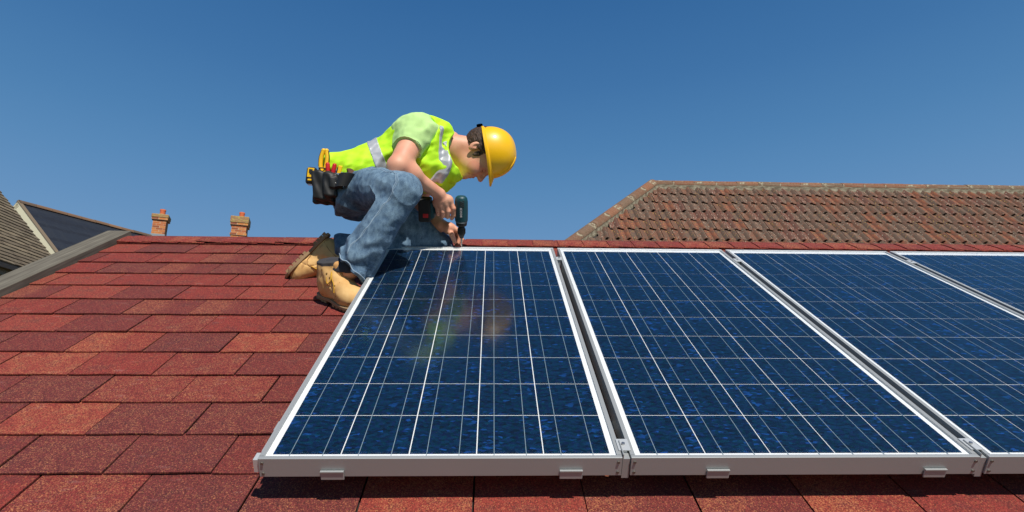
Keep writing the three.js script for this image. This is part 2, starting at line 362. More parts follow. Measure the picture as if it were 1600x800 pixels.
  // half-round ridge and hip tiles bedded on mortar
  const ridgeMat = [[128, 84, 62], [118, 86, 66], [134, 92, 68], [114, 90, 72]].map((c0, k) => new THREE.MeshStandardMaterial({ roughness: 0.95, map: tex(96, 96, (x, y) => { const n = nz(x * 6 + k, y * 6, k + 60) + 0.6 * nz(x * 20, y * 20, k); let c = mixc(c0, [112, 104, 86], Math.max(0, n + 0.2)); if (n > 0.45) c = mixc(c, [188, 178, 150], 0.6); const f = (rnd() - 0.5) * 26; return [c[0] + f, c[1] + f, c[2] + f]; }) }));
  const mortar = new THREE.MeshStandardMaterial({ roughness: 1, map: tex(128, 32, (x, y) => { const n = nz(x * 12, y * 3, 77) + 0.7 * nz(x * 40, y * 10, 3); return mixc([100, 90, 74], [146, 138, 118], 0.5 + n); }, [6, 1]) });
  function halfRound(len, r, th = 0.016) {   // along +x, open side down
    const sh = new THREE.Shape(); sh.absarc(0, 0, r, 0.02, Math.PI - 0.02, false); sh.absarc(0, 0, r - th, Math.PI - 0.02, 0.02, true);
    return new THREE.ExtrudeGeometry(sh, { depth: len, bevelEnabled: true, bevelSize: 0.003, bevelThickness: 0.003, bevelSegments: 1, curveSegments: 8 }).rotateY(Math.PI / 2);
  }
  const rt = halfRound(0.44, 0.125);
  for (let x = -0.05; x < LEN; x += 0.45) { const o = add('ridge_tile', rt, pick(ridgeMat), rf); o.position.set(x, -0.015 + rr(-0.004, 0.004), 0); o.rotation.z = rr(-0.006, 0.006); }
  add('mortar_bed', merge([box(-0.1, LEN, -0.13, 0.02, -0.12, 0.125)]), mortar, rf);
  // hip
  const hd = V(-KH * cP, -sP, cP).normalize(), hs = V(0, 1, 0).addScaledVector(hd, -hd.y).normalize(), hz = hd.clone().cross(hs);
  const hm = new THREE.Matrix4().makeBasis(hd, hs, hz);
  const ht = halfRound(0.44, 0.13);
  for (let t = -0.02; t < 5.2; t += 0.45) { const o = add('hip_tile', ht, pick(ridgeMat), rf); o.quaternion.setFromRotationMatrix(hm); o.position.copy(hd).multiplyScalar(t); }
  const mb = add('mortar_bed', box(0, 5.4, -0.1, 0.045, -0.125, 0.17), mortar, rf); mb.quaternion.setFromRotationMatrix(hm);
  const hd2 = V(-KH * cP, -sP, -cP).normalize(), hs2 = V(0, 1, 0).addScaledVector(hd2, -hd2.y).normalize();
  const mb2 = add('mortar_bed', box(0, 5.4, -0.1, 0.045, -0.125, 0.125), mortar, rf); mb2.quaternion.setFromRotationMatrix(new THREE.Matrix4().makeBasis(hd2, hs2, hd2.clone().cross(hs2)));
  // walls
  const yw = O.y - SLOPE * sP + 0.05; const x0 = O.x - KH * cP * SLOPE + 0.3;
  add('wall', box(x0, O.x + LEN - 0.1, 0, yw, -SLOPE * cP + 0.3, SLOPE * cP - 0.3), srgb(150, 100, 76, 0.95), h);
}

// ---------------------------------------------------------------- houses behind left
function lappedSlope(parent, name, mats, O, e, dn, nrm, len, slope, gauge, jag, th = 0.02) {
  // O = upper near corner; e along ridge; dn down slope
  const rows = Math.ceil(slope / gauge);
  for (let r = 0; r < rows; r++) {
    const a = r * gauge, b = Math.min(slope, a + gauge * 1.25), pos = [], uv = [], idx = [], n = Math.max(8, Math.round(len / 0.165));
    const j0 = (r % 2) * jag;
    for (let i = 0; i <= n; i++) {
      const x = i / n * (len - j0) ;
      const w = (rnd() - 0.5) * th * 0.35, q = (rnd() - 0.5) * 0.012;
      for (const [t, off] of [[a, 0.004], [b + q, th + w], [b + q, -0.004 + w]]) { const p = O.clone().addScaledVector(e, x).addScaledVector(dn, t).addScaledVector(nrm, off); pos.push(p.x, p.y, p.z); uv.push(x * 0.8, t * 2 + r * 0.37); }
    }
    for (let i = 0; i < n; i++) for (let s = 0; s < 2; s++) { const p = i * 3 + s; idx.push(p, p + 1, p + 4, p, p + 4, p + 3); }
    const g = new THREE.BufferGeometry(); g.setAttribute('position', new THREE.Float32BufferAttribute(pos, 3)); g.setAttribute('uv', new THREE.Float32BufferAttribute(uv, 2)); g.setIndex(idx);
    add(name, toCreasedNormals(g, 0.5), mats[Math.floor(rnd() * mats.length)], parent);
  }
}
{ // brown plain-tiled house at the picture edge
  const an = -6 * Math.PI / 180, e = V(Math.sin(an), 0, -Math.cos(an)), out = V(Math.cos(an), 0, Math.sin(an)), PH = 48 * Math.PI / 180;
  const dn = out.clone().multiplyScalar(Math.cos(PH)).add(V(0, -Math.sin(PH), 0)), nrm = out.clone().multiplyScalar(Math.sin(PH)).add(V(0, Math.cos(PH), 0));
  const eaveEnd = V(-8.815, 3.05, -11.78), S = 4.6, L = 6.5;
  const top = eaveEnd.clone().addScaledVector(dn, -S), start = top.clone().addScaledVector(e, -L);
  const h = thing('tiled_house', 'house with brown plain tiled roof at the left picture edge', 'house', V(eaveEnd.x - 2, GY, eaveEnd.z + 3));
  const loc = p => p.clone().sub(h.position);
  const rf = sub('roof', h);
  const mats = [[122, 108, 86], [112, 98, 78], [132, 116, 92]].map((c0, k) => new THREE.MeshStandardMaterial({ roughness: 0.95, map: tex(256, 64, (x, y) => { const tile = Math.floor(x * 12) * 7.3 + Math.floor(y * 2) * 3.1; const n = nz(tile, k, 1.5) * 1.2 + 0.5 * nz(x * 30, y * 30, k); const f = (rnd() - 0.5) * 24; const c = mixc(c0, [86, 72, 56], Math.max(0, n)); return [c[0] + f, c[1] + f, c[2] + f * 0.8]; }) }));
  lappedSlope(rf, 'tile_course', mats, loc(start), e, dn, nrm, L, S, 0.115, 0.03, 0.024);
  const body = std(0.05, 0.04, 0.035, 1);
  const far = start.clone().addScaledVector(out, -2 * S * Math.cos(PH)).add(V(0, 0, 0));
  const sl = (p, name, m, th) => p;
  // roof body as a prism under the tiles
  const c0 = [loc(start), loc(start.clone().addScaledVector(dn, S)), loc(start.clone().addScaledVector(out, -S * Math.cos(PH)).add(V(0, -S * Math.sin(PH), 0)))];
  const L2 = L - 0.06, c1 = c0.map(p => p.clone().addScaledVector(e, L2)), tri = [[c0[0], c0[1], c0[2]], [c1[0], c1[2], c1[1]], [c0[0], c1[0], c1[1]], [c0[0], c1[1], c0[1]], [c0[0], c0[2], c1[2]], [c0[0], c1[2], c1[0]], [c0[1], c1[1], c1[2]], [c0[1], c1[2], c0[2]]];
  const g = new THREE.BufferGeometry(); g.setAttribute('position', new THREE.Float32BufferAttribute(tri.flat().flatMap(p => [p.x, p.y - 0.01, p.z]), 3)); g.computeVertexNormals(); add('roof_body', g, body, rf);
  const m = frameMatrix(loc(eaveEnd), e.clone().negate(), V(0, 1, 0), e.clone().negate().cross(V(0, 1, 0)));
  const put = (name, geo, mt, p = h) => { const o = add(name, geo.applyMatrix4(m), mt, p); return o; };
  // frame: x back along the eave toward the viewer, z inward or outward
  const zi = e.clone().negate().cross(V(0, 1, 0)).dot(out) > 0 ? 1 : -1;
  const bx = (x0, x1, y0, y1, a, b) => box(x0, x1, y0, y1, Math.min(zi * a, zi * b), Math.max(zi * a, zi * b));
  put('gutter', bx(0.02, L, -0.12, -0.04, -0.02, 0.09), srgb(70, 62, 54, 0.6));
  put('fascia', bx(0.05, L, -0.22, -0.06, -0.06, -0.03), srgb(120, 112, 98, 0.7));
  const brick = new THREE.MeshStandardMaterial({ roughness: 0.95, map: tex(128, 128, (x, y) => { const n = nz(x * 10, y * 10, 3) + 0.5 * nz(x * 50, y * 50, 2); return mixc([128, 92, 60], [156, 116, 74], 0.5 + n); }, [1, 1]) });
  put('wall', bx(0.3, L, -(eaveEnd.y - GY), -0.02, -5.6, -0.3), brick);
  for (const x of [1.75, 3.8]) {
    const w = put('window', merge([bx(x - 0.55, x + 0.55, -0.42, -0.34, -0.31, -0.26), bx(x - 0.55, x + 0.55, -1.5, -1.42, -0.31, -0.26), bx(x - 0.55, x - 0.48, -1.42, -0.42, -0.31, -0.26), bx(x + 0.48, x + 0.55, -1.42, -0.42, -0.31, -0.26), bx(x - 0.03, x + 0.03, -1.42, -0.42, -0.31, -0.27)]), srgb(214, 214, 208, 0.5));
    put('pane', bx(x - 0.48, x + 0.48, -1.42, -0.42, -0.31, -0.29), std(0.02, 0.025, 0.03, 0.05), w);
  }
}
{ // dark slated house with a cream bargeboard
  const e = V(0.425, 0, -0.905).normalize(), out = V(-e.z, 0, e.x), PH = 37 * Math.PI / 180;
  const dn = out.clone().multiplyScalar(Math.cos(PH)).add(V(0, -Math.sin(PH), 0)), nrm = out.clone().multiplyScalar(Math.sin(PH)).add(V(0, Math.cos(PH), 0));
  const O = V(-14.0, 6.34, -16.195), L = 4.1, S = 5.2;
  const h = thing('slated_house', 'house with dark slate roof and cream bargeboard beyond the brown tiled roof', 'house', V(O.x, GY, O.z));
  const loc = p => p.clone().sub(h.position), rf = sub('roof', h);
  const mats = [[22, 29, 42], [18, 24, 36], [26, 33, 45]].map((c0, k) => new THREE.MeshStandardMaterial({ roughness: 0.8, map: tex(256, 64, (x, y) => { const n = nz(Math.floor(x * 14) * 5.3, k * 3, 2.5) * 0.9 + 0.6 * nz(x * 30, y * 20, k); const f = (rnd() - 0.5) * 10; const c = mixc(c0, [44, 46, 50], Math.max(0, n * 0.6)); return [c[0] + f, c[1] + f, c[2] + f]; }) }));
  lappedSlope(rf, 'slate_course', mats, loc(O), e, dn, nrm, L, S, 0.2, 0, 0.004);
  const back = out.clone().multiplyScalar(-Math.cos(PH)).add(V(0, -Math.sin(PH), 0));
  const nb = out.clone().multiplyScalar(-Math.sin(PH)).add(V(0, Math.cos(PH), 0));
  const c0 = [loc(O), loc(O.clone().addScaledVector(dn, S)), loc(O.clone().addScaledVector(back, S))], c1 = c0.map(p => p.clone().addScaledVector(e, L));
  const tri = [[c0[0], c1[0], c1[1]], [c0[0], c1[1], c0[1]], [c0[0], c0[2], c1[2]], [c0[0], c1[2], c1[0]], [c0[1], c1[1], c1[2]], [c0[1], c1[2], c0[2]], [c1[0], c1[2], c1[1]]];
  const g = new THREE.BufferGeometry(); g.setAttribute('position', new THREE.Float32BufferAttribute(tri.flat().flatMap(p => [p.x, p.y - 0.012, p.z]), 3)); g.computeVertexNormals(); add('roof_body', g, mats[1], rf);
  const gw = new THREE.BufferGeometry(); const wb = c0.map(p => p.clone().addScaledVector(e, 0.12));
  gw.setAttribute('position', new THREE.Float32BufferAttribute([wb[0], wb[1], wb[2]].flatMap(p => [p.x, p.y - 0.02, p.z]), 3)); gw.computeVertexNormals(); add('gable', gw, srgb(196, 186, 160, 0.9), h);
  // bargeboards along both verges of the near gable
  for (const [d, n] of [[dn, nrm], [back, nb]]) {
    const m = frameMatrix(loc(O), d, n, d.clone().cross(n)), zs = d.clone().cross(n).dot(e) > 0 ? -1 : 1;
    const b = add('bargeboard', box(0, S, -0.2, 0.0, zs > 0 ? 0 : -0.05, zs > 0 ? 0.05 : 0).applyMatrix4(m), srgb(226, 216, 184, 0.6), h);
    add('verge_tile', box(-0.03, S, 0.002, 0.03, -0.04, 0.06).applyMatrix4(m), srgb(120, 104, 84, 0.9), h);
  }
  const ridgeM = [srgb(116, 88, 66, 0.95), srgb(130, 98, 72, 0.95), srgb(98, 80, 66, 0.95)];
  const sh = new THREE.Shape(); sh.absarc(0, 0, 0.12, 0.1, Math.PI - 0.1, false); sh.absarc(0, 0, 0.1, Math.PI - 0.1, 0.1, true);
  const rg = new THREE.ExtrudeGeometry(sh, { depth: 0.42, bevelEnabled: false, curveSegments: 6 });
  const q = new THREE.Quaternion().setFromRotationMatrix(new THREE.Matrix4().makeBasis(out, V(0, 1, 0), out.clone().cross(V(0, 1, 0))));
  const sg = out.clone().cross(V(0, 1, 0)).dot(e) > 0 ? 1 : -1;
  for (let t = -0.03; t < L - 0.1; t += 0.43) { const o = add('ridge_tile', rg, pick(ridgeM), rf); o.quaternion.copy(q); o.position.copy(loc(O)).addScaledVector(e, t + (sg < 0 ? 0.42 : 0)).add(V(0, -0.05 + rr(-0.008, 0.008), 0)); }
  const wy = c0[1].y, inn = 0.3;
  const m = frameMatrix(V(0, 0, 0), out, V(0, 1, 0), out.clone().cross(V(0, 1, 0)));
  add('wall', box(-S * Math.cos(PH) + inn, S * Math.cos(PH) - inn, 0, wy - 0.02, sg > 0 ? 0.15 : -L + 0.1, sg > 0 ? L - 0.1 : -0.15).applyMatrix4(m), srgb(186, 170, 140, 0.9), h);
}
{ // two brick houses whose chimneys rise over the red ridge
  const brickTex = tex(128, 128, (x, y) => {
    const row = Math.floor(y * 16), bx = x * 6 + (row & 1) * 0.5, fx = bx % 1, fy = (y * 16) % 1, id = nz(Math.floor(bx) * 3.7, row * 2.9, 5);
    if (fx < 0.07 || fy < 0.17) return [182, 160, 130];
    const f = (rnd() - 0.5) * 26; const c = mixc([176, 98, 58], id > 0 ? [198, 132, 70] : [140, 80, 56], Math.min(1, Math.abs(id) * 1.8)); return [c[0] + f, c[1] + f, c[2] + f];
  });
  const brick = new THREE.MeshStandardMaterial({ map: brickTex, roughness: 0.95 });
  const crown = new THREE.MeshStandardMaterial({ roughness: 1, map: tex(64, 64, (x, y) => { const n = nz(x * 7, y * 7, 8) + 0.5 * nz(x * 20, y * 20, 4); return n > 0.1 ? mixc([166, 140, 92], [168, 160, 84], Math.min(1, n * 1.6)) : mixc([160, 118, 82], [134, 116, 94], -n); }) });
  const pot = srgb(196, 98, 58, 0.8), lead = srgb(128, 136, 142, 0.6), slate = srgb(74, 72, 74, 0.9);
  const uvBox = (sx, sy, sz) => { const g = new THREE.BoxGeometry(sx, sy, sz), uv = g.attributes.uv, n = g.attributes.normal; for (let i = 0; i < uv.count; i++) { const w = Math.abs(n.getX(i)) > 0.5 ? sz : sx; uv.setXY(i, uv.getX(i) * w / 1.35, uv.getY(i) * sy / 1.2); } return g; };
  function chimneyHouse(label, x, z, topY, w, d, turn, big) {
    const h = thing('brick_house', label, 'house', V(x, GY, z)); h.rotation.y = turn;
    const T = topY - GY, ridge = T - 1.35, half = 3.4;
    add('wall', box(-4.2, 4.2, 0, ridge - 2.5, -half, half), brick, h);
    const sh = new THREE.Shape([[-half - 0.3, ridge - 2.7], [0, ridge], [half + 0.3, ridge - 2.7]].map(p => new THREE.Vector2(...p)));
    add('roof', new THREE.ExtrudeGeometry(sh, { depth: 8.6, bevelEnabled: false }).rotateY(Math.PI / 2).translate(-4.3, 0, 0), slate, h);
    const c = sub('chimney', h); c.position.y = T;
    add('stack', uvBox(w, 1.6, d).translate(0, -0.16 - 0.8, 0), brick, c);
    add('flashing', new THREE.BoxGeometry(w + 0.04, 0.14, d + 0.04).translate(0, big ? -1.35 : -0.86, 0), lead, c);
    if (big) add('band', uvBox(w + 0.06, 0.08, d + 0.06).translate(0, -0.72, 0), brick, c);
    add('corbel', uvBox(w + 0.1, 0.07, d + 0.1).translate(0, big ? -0.34 : -0.22, 0), brick, c);
    add('cap_course', new RoundedBoxGeometry(w + 0.13, big ? 0.26 : 0.14, d + 0.13, 2, 0.03).translate(0, big ? -0.17 : -0.115, 0), crown, c);
    const pp = [[0.085, 0], [0.095, 0], [0.09, 0.18], [0.1, 0.19], [0.1, 0.25], [0.075, 0.25], [0.075, 0]].map(p => new THREE.Vector2(...p));
    add('pot', new THREE.LatheGeometry(pp, 14).translate(0.02, -0.06, 0), pot, c);
    add('flaunching', new THREE.CylinderGeometry(0.12, w * 0.55, 0.06, 12).translate(0.02, -0.02, 0), crown, c);
  }
  chimneyHouse('brick house hidden by the red ridge, showing its slim left chimney with bright orange pot', -12.12, -20.1, 7.24, 0.42, 0.42, 0.35, false);
  chimneyHouse('brick house hidden by the red ridge, showing its stout right chimney with short orange pot', -9.38, -20.4, 7.26, 0.5, 0.55, 0.3, true);
}

// ---------------------------------------------------------------- the worker: fields meshed with surface nets
const sub3 = (a, b) => [a[0] - b[0], a[1] - b[1], a[2] - b[2]], add3 = (a, b) => [a[0] + b[0], a[1] + b[1], a[2] + b[2]], mul3 = (a, s) => [a[0] * s, a[1] * s, a[2] * s];
const dot3 = (a, b) => a[0] * b[0] + a[1] * b[1] + a[2] * b[2], crs3 = (a, b) => [a[1] * b[2] - a[2] * b[1], a[2] * b[0] - a[0] * b[2], a[0] * b[1] - a[1] * b[0]];
const len3 = a => Math.hypot(a[0], a[1], a[2]), nrm3 = a => mul3(a, 1 / len3(a)), mix3 = (a, b, t) => add3(a, mul3(sub3(b, a), t));
const smin = (a, b, k) => { const h = Math.max(k - Math.abs(a - b), 0) / k; return Math.min(a, b) - h * h * k * 0.25; };
const smax = (a, b, k) => -smin(-a, -b, k);
const cap = (a, b, ra, rb) => { const ba = sub3(b, a), L = dot3(ba, ba); return p => { const x = p[0] - a[0], y = p[1] - a[1], z = p[2] - a[2]; let h = (x * ba[0] + y * ba[1] + z * ba[2]) / L; h = h < 0 ? 0 : h > 1 ? 1 : h; const dx = x - ba[0] * h, dy = y - ba[1] * h, dz = z - ba[2] * h; return Math.sqrt(dx * dx + dy * dy + dz * dz) - (ra + (rb - ra) * h); }; };
const ell = (c, r, X = [1, 0, 0], Y = [0, 1, 0], Z = [0, 0, 1]) => p => {
  const d = [p[0] - c[0], p[1] - c[1], p[2] - c[2]]; const x = dot3(d, X), y = dot3(d, Y), z = dot3(d, Z);
  const k0 = Math.hypot(x / r[0], y / r[1], z / r[2]), k1 = Math.hypot(x / (r[0] * r[0]), y / (r[1] * r[1]), z / (r[2] * r[2]));
  return k1 < 1e-6 ? -Math.min(...r) : k0 * (k0 - 1) / k1;
};
const uni = (k, ...f) => p => { let d = f[0](p); for (let i = 1; i < f.length; i++) d = smin(d, f[i](p), k); return d; };
const half3 = (o, n) => p => (p[0] - o[0]) * n[0] + (p[1] - o[1]) * n[1] + (p[2] - o[2]) * n[2];   // positive on the side of n
function nets(f, lo, hi, h, colour, uvs) {
  const n = [0, 1, 2].map(i => Math.ceil((hi[i] - lo[i]) / h) + 1), [nx, ny, nz_] = n, B = 6;
  const val = new Float32Array(nx * ny * nz_).fill(1), id = (i, j, k) => (k * ny + j) * nx + i;
  const bd = B * h * 0.9 * 1.5;
  for (let K = 0; K < nz_; K += B) for (let J = 0; J < ny; J += B) for (let I = 0; I < nx; I += B) {
    const c = f([lo[0] + (I + B / 2) * h, lo[1] + (J + B / 2) * h, lo[2] + (K + B / 2) * h]), far = Math.abs(c) > bd;
    for (let k = K; k < Math.min(K + B, nz_); k++) for (let j = J; j < Math.min(J + B, ny); j++) for (let i = I; i < Math.min(I + B, nx); i++)
      val[id(i, j, k)] = far ? c : f([lo[0] + i * h, lo[1] + j * h, lo[2] + k * h]);
  }
  const vid = new Int32Array(nx * ny * nz_).fill(-1), pos = [], idx = [];
  const ed = [[0, 1], [2, 3], [4, 5], [6, 7], [0, 2], [1, 3], [4, 6], [5, 7], [0, 4], [1, 5], [2, 6], [3, 7]];
  for (let k = 0; k < nz_ - 1; k++) for (let j = 0; j < ny - 1; j++) for (let i = 0; i < nx - 1; i++) {
    const v = []; let m = 0; for (let c = 0; c < 8; c++) { const q = val[id(i + (c & 1), j + (c >> 1 & 1), k + (c >> 2))]; v.push(q); if (q < 0) m++; }
    if (!m || m === 8) continue;
    let x = 0, y = 0, z = 0, s = 0;
    for (const [a, b] of ed) if ((v[a] < 0) !== (v[b] < 0)) { const t = v[a] / (v[a] - v[b]); x += (a & 1) + ((b & 1) - (a & 1)) * t; y += (a >> 1 & 1) + ((b >> 1 & 1) - (a >> 1 & 1)) * t; z += (a >> 2) + ((b >> 2) - (a >> 2)) * t; s++; }
    vid[id(i, j, k)] = pos.length / 3; pos.push(lo[0] + (i + x / s) * h, lo[1] + (j + y / s) * h, lo[2] + (k + z / s) * h);
  }
  const quad = (a, b, c, d, fl) => { if (a < 0 || b < 0 || c < 0 || d < 0) return; fl ? idx.push(a, c, b, a, d, c) : idx.push(a, b, c, a, c, d); };
  for (let k = 1; k < nz_ - 1; k++) for (let j = 1; j < ny - 1; j++) for (let i = 1; i < nx - 1; i++) {
    const s = val[id(i, j, k)] < 0;
    if (s !== val[id(i + 1, j, k)] < 0) quad(vid[id(i, j - 1, k - 1)], vid[id(i, j, k - 1)], vid[id(i, j, k)], vid[id(i, j - 1, k)], !s);
    if (s !== val[id(i, j + 1, k)] < 0) quad(vid[id(i - 1, j, k - 1)], vid[id(i - 1, j, k)], vid[id(i, j, k)], vid[id(i, j, k - 1)], !s);
    if (s !== val[id(i, j, k + 1)] < 0) quad(vid[id(i - 1, j - 1, k)], vid[id(i, j - 1, k)], vid[id(i, j, k)], vid[id(i - 1, j, k)], !s);
  }
  const N = pos.length / 3, nor = new Float32Array(N * 3), col = new Float32Array(N * 3), e = h * 0.5;
  for (let i = 0; i < N; i++) {
    const p = [pos[i * 3], pos[i * 3 + 1], pos[i * 3 + 2]];
    let g = [f([p[0] + e, p[1], p[2]]) - f([p[0] - e, p[1], p[2]]), f([p[0], p[1] + e, p[2]]) - f([p[0], p[1] - e, p[2]]), f([p[0], p[1], p[2] + e]) - f([p[0], p[1], p[2] - e])];
    const l = len3(g) || 1; g = mul3(g, 1 / l); nor.set(g, i * 3); const c = colour ? colour(p, g) : [1, 1, 1]; col.set(c, i * 3);
  }
  const g = new THREE.BufferGeometry(); g.setAttribute('position', new THREE.Float32BufferAttribute(pos, 3)); g.setAttribute('normal', new THREE.BufferAttribute(nor, 3)); g.setAttribute('color', new THREE.BufferAttribute(col, 3)); g.setIndex(idx);
  if (uvs) { const uv = []; for (let i = 0; i < N; i++) uv.push((pos[i * 3] + 0.5 * pos[i * 3 + 2]) * uvs, pos[i * 3 + 1] * uvs); g.setAttribute('uv', new THREE.Float32BufferAttribute(uv, 2)); }
  return g;
}
const vmat = (rough, o = {}) => new THREE.MeshPhysicalMaterial({ vertexColors: true, roughness: rough, ...o });
const L3 = (r, g, b) => [lin(r), lin(g), lin(b)];
const RL = (u, v, w) => { const p = RW(u, v, w); return [p.x, p.y, p.z]; };

// joints, metres in the world
const J = {
  hipC: [-0.700, 1.757, -2.263], hipR: [-0.644, 1.704, -2.171], hipL: [-0.644, 1.745, -2.336], kneeR: [-0.382, 1.604, -1.917], hemR: [-0.606, 1.262, -1.968],
  ankL: [-0.751, 1.451, -2.33], kneeL: [-0.285, 1.500, -2.475], waist: [-0.585, 1.826, -2.24], chest: [-0.408, 1.948, -2.238], shR: [-0.366, 1.975, -2.112],
  shL: [-0.300, 2.045, -2.434], neck: [-0.262, 2.005, -2.254], elR: [-0.427, 1.758, -2.002], wrR: [-0.258, 1.690, -2.181], elL: [-0.394, 1.75, -2.501], wrL: [-0.261, 1.601, -2.409],
};
const person = thing('person', 'worker in lime vest, jeans and yellow hard hat kneeling beside the leftmost panel', 'person', V(-0.66, 1.2, -2.1));
const PO = [-0.66, 1.2, -2.1];
const wadd = (name, geo, mat, parent = person) => add(name, geo.translate(-PO[0], -PO[1], -PO[2]), mat, parent);   // geometry given in world metres
const tT = nrm3(sub3(J.neck, J.hipC)); let tL = sub3(J.shL, J.shR); tL = nrm3(sub3(tL, mul3(tT, dot3(tL, tT)))); const tF = crs3(tL, tT);
// head frame: hF face, hU crown, hL left ear (away from the camera)
const cR = [0.9993, 0.0009, 0.0367], cU = [-0.0096, 0.9709, 0.2392], cF = [0.0354, 0.2394, -0.9703];
const hU = nrm3(add3(mul3(cR, 0.985), mul3(cU, 0.17))), hF = nrm3(add3(mul3(cR, 0.17), mul3(cU, -0.985))), hL = crs3(hU, hF).map(x => -x);
const hLs = dot3(hL, cF) > 0 ? hL : mul3(hL, -1);
const HS = 1.04, EAR = [-0.08, 1.949, -2.193], HO = add3(EAR, mul3(hLs, 0.076 * HS));   // midway between the ears
const hp = (f, u, l) => add3(HO, add3(mul3(hF, f * HS), add3(mul3(hU, u * HS), mul3(hLs, l * HS))));
const toHead = p => { const d = sub3(p, HO); return [dot3(d, hF) / HS, dot3(d, hU) / HS, dot3(d, hLs) / HS]; };
{
  // --- head, in head coordinates (face, crown, left), metres before scaling
  const E = (c, r) => ell(c, r);
  const cran = ell([0.018, 0.062, 0], [0.1, 0.09, 0.077]);
  const face = ell([0.062, -0.008, 0], [0.068, 0.1, 0.064]);
  const jaw = ell([0.062, -0.06, 0], [0.062, 0.048, 0.054]);
  const chin = ell([0.112, -0.088, 0], [0.022, 0.02, 0.024]);
  const brow = ell([0.104, 0.032, 0], [0.024, 0.014, 0.052]);
  const nose = uni(0.012, cap([0.122, 0.026, 0], [0.15, -0.012, 0], 0.0075, 0.0125), ell([0.136, -0.018, 0.011], [0.012, 0.0085, 0.009]), ell([0.136, -0.018, -0.011], [0.012, 0.0085, 0.009]));
  const lipU = cap([0.125, -0.046, -0.02], [0.125, -0.046, 0.02], 0.0065, 0.0065), lipM = ell([0.129, -0.045, 0], [0.01, 0.006, 0.018]), lipL = ell([0.125, -0.059, 0], [0.011, 0.007, 0.017]);
  const cheekR = ell([0.095, -0.028, -0.046], [0.03, 0.03, 0.02]), cheekL = ell([0.095, -0.028, 0.046], [0.03, 0.03, 0.02]);
  const sockR = ell([0.124, 0.012, -0.033], [0.02, 0.011, 0.016]), sockL = ell([0.124, 0.012, 0.033], [0.02, 0.011, 0.016]);
  const ballR = ell([0.107, 0.011, -0.032], [0.012, 0.011, 0.012]), ballL = ell([0.107, 0.011, 0.032], [0.012, 0.011, 0.012]);
  const neckA = toHead(add3(J.neck, mul3(tF, 0.022))), neckC = cap([-0.01, -0.03, 0], neckA, 0.056 / HS, 0.06 / HS), throat = cap([0.035, -0.075, 0], add3(neckA, [0.03, 0.01, 0]), 0.04, 0.05);
  const mouthCut = cap([0.14, -0.0525, -0.026], [0.14, -0.0525, 0.026], 0.0042, 0.0042);
  const smile = p => Math.max(cap([0.128, -0.03, -0.03], [0.112, -0.058, -0.04], 0.003, 0.003)(p), -1);
  const ear = s => { const o = ell([-0.004, -0.002, s * 0.079], [0.018, 0.032, 0.0085]), c = ell([0.003, 0.001, s * 0.088], [0.0095, 0.02, 0.007]), lobe = ell([0.004, -0.03, s * 0.076], [0.009, 0.01, 0.006]); return p => smin(smax(o(p), -c(p), 0.006), lobe(p), 0.01); };
  const earR = ear(-1), earL = ear(1);
  const headF = p => {
    let d = smin(cran(p), face(p), 0.045); d = smin(d, jaw(p), 0.03); d = smin(d, chin(p), 0.026); d = smin(d, brow(p), 0.016); d = smin(d, cheekR(p), 0.025); d = smin(d, cheekL(p), 0.025);
    d = smax(d, -sockR(p), 0.01); d = smax(d, -sockL(p), 0.01); d = smin(d, ballR(p), 0.004); d = smin(d, ballL(p), 0.004);
    d = smin(d, nose(p), 0.012); d = smin(d, lipU(p), 0.01); d = smin(d, lipM(p), 0.006); d = smin(d, lipL(p), 0.007); d = smax(d, -mouthCut(p), 0.004); d = smax(d, -smile(p), 0.006);
    d = smin(d, neckC(p), 0.03); d = smin(d, throat(p), 0.03); d = smin(d, earR(p), 0.006); d = smin(d, earL(p), 0.006); return d;
  };
  const skin = L3(224, 164, 134), skinR = L3(214, 136, 110);
  const skinAt = p => { const n = 0.5 + 0.9 * nz(p[0] * 22, p[1] * 22, p[2] * 22) + 0.3 * nz(p[0] * 90, p[1] * 90, p[2] * 90); return mixc(skin, skinR, Math.min(0.9, Math.max(0, n * 0.6))); };
  const headCol = p => {
    const q = toHead(p); let c = skinAt(p);
    const lips = Math.min(lipM(q), lipL(q)); if (lips < 0.003) c = mixc(c, L3(176, 92, 84), 0.7 * ss(0.003, -0.001, lips));
    const br = cap([0.124, 0.034, -0.014], [0.112, 0.036, -0.045], 0.005, 0.004), b2 = cap([0.124, 0.034, 0.014], [0.112, 0.036, 0.045], 0.005, 0.004); if (Math.min(br(q), b2(q)) < 0.003) c = L3(62, 42, 32);
    const ln = Math.min(cap([0.12, 0.009, -0.022], [0.11, 0.007, -0.044], 0.002, 0.002)(q), cap([0.12, 0.009, 0.022], [0.11, 0.007, 0.044], 0.002, 0.002)(q)); if (ln < 0.0015) c = L3(50, 34, 30);
    const ch = cheekR(q); if (ch < 0.012) c = mixc(c, L3(208, 118, 98), 0.35);
    return c;
  };
  const headW = p => headF(toHead(p)) * HS;
  const hb = [HO[0] - 0.22, HO[1] - 0.2, HO[2] - 0.16], ht = [HO[0] + 0.2, HO[1] + 0.16, HO[2] + 0.16];
  const headGeo = nets(headW, hb, ht, 0.0034, headCol);
  // --- hair
  const hairN = p => { const q = p; return 0.0032 * nz(q[0] * 40, q[1] * 190, q[2] * 190) + 0.0015 * nz(q[0] * 40, q[1] * 60, q[2] * 60); };
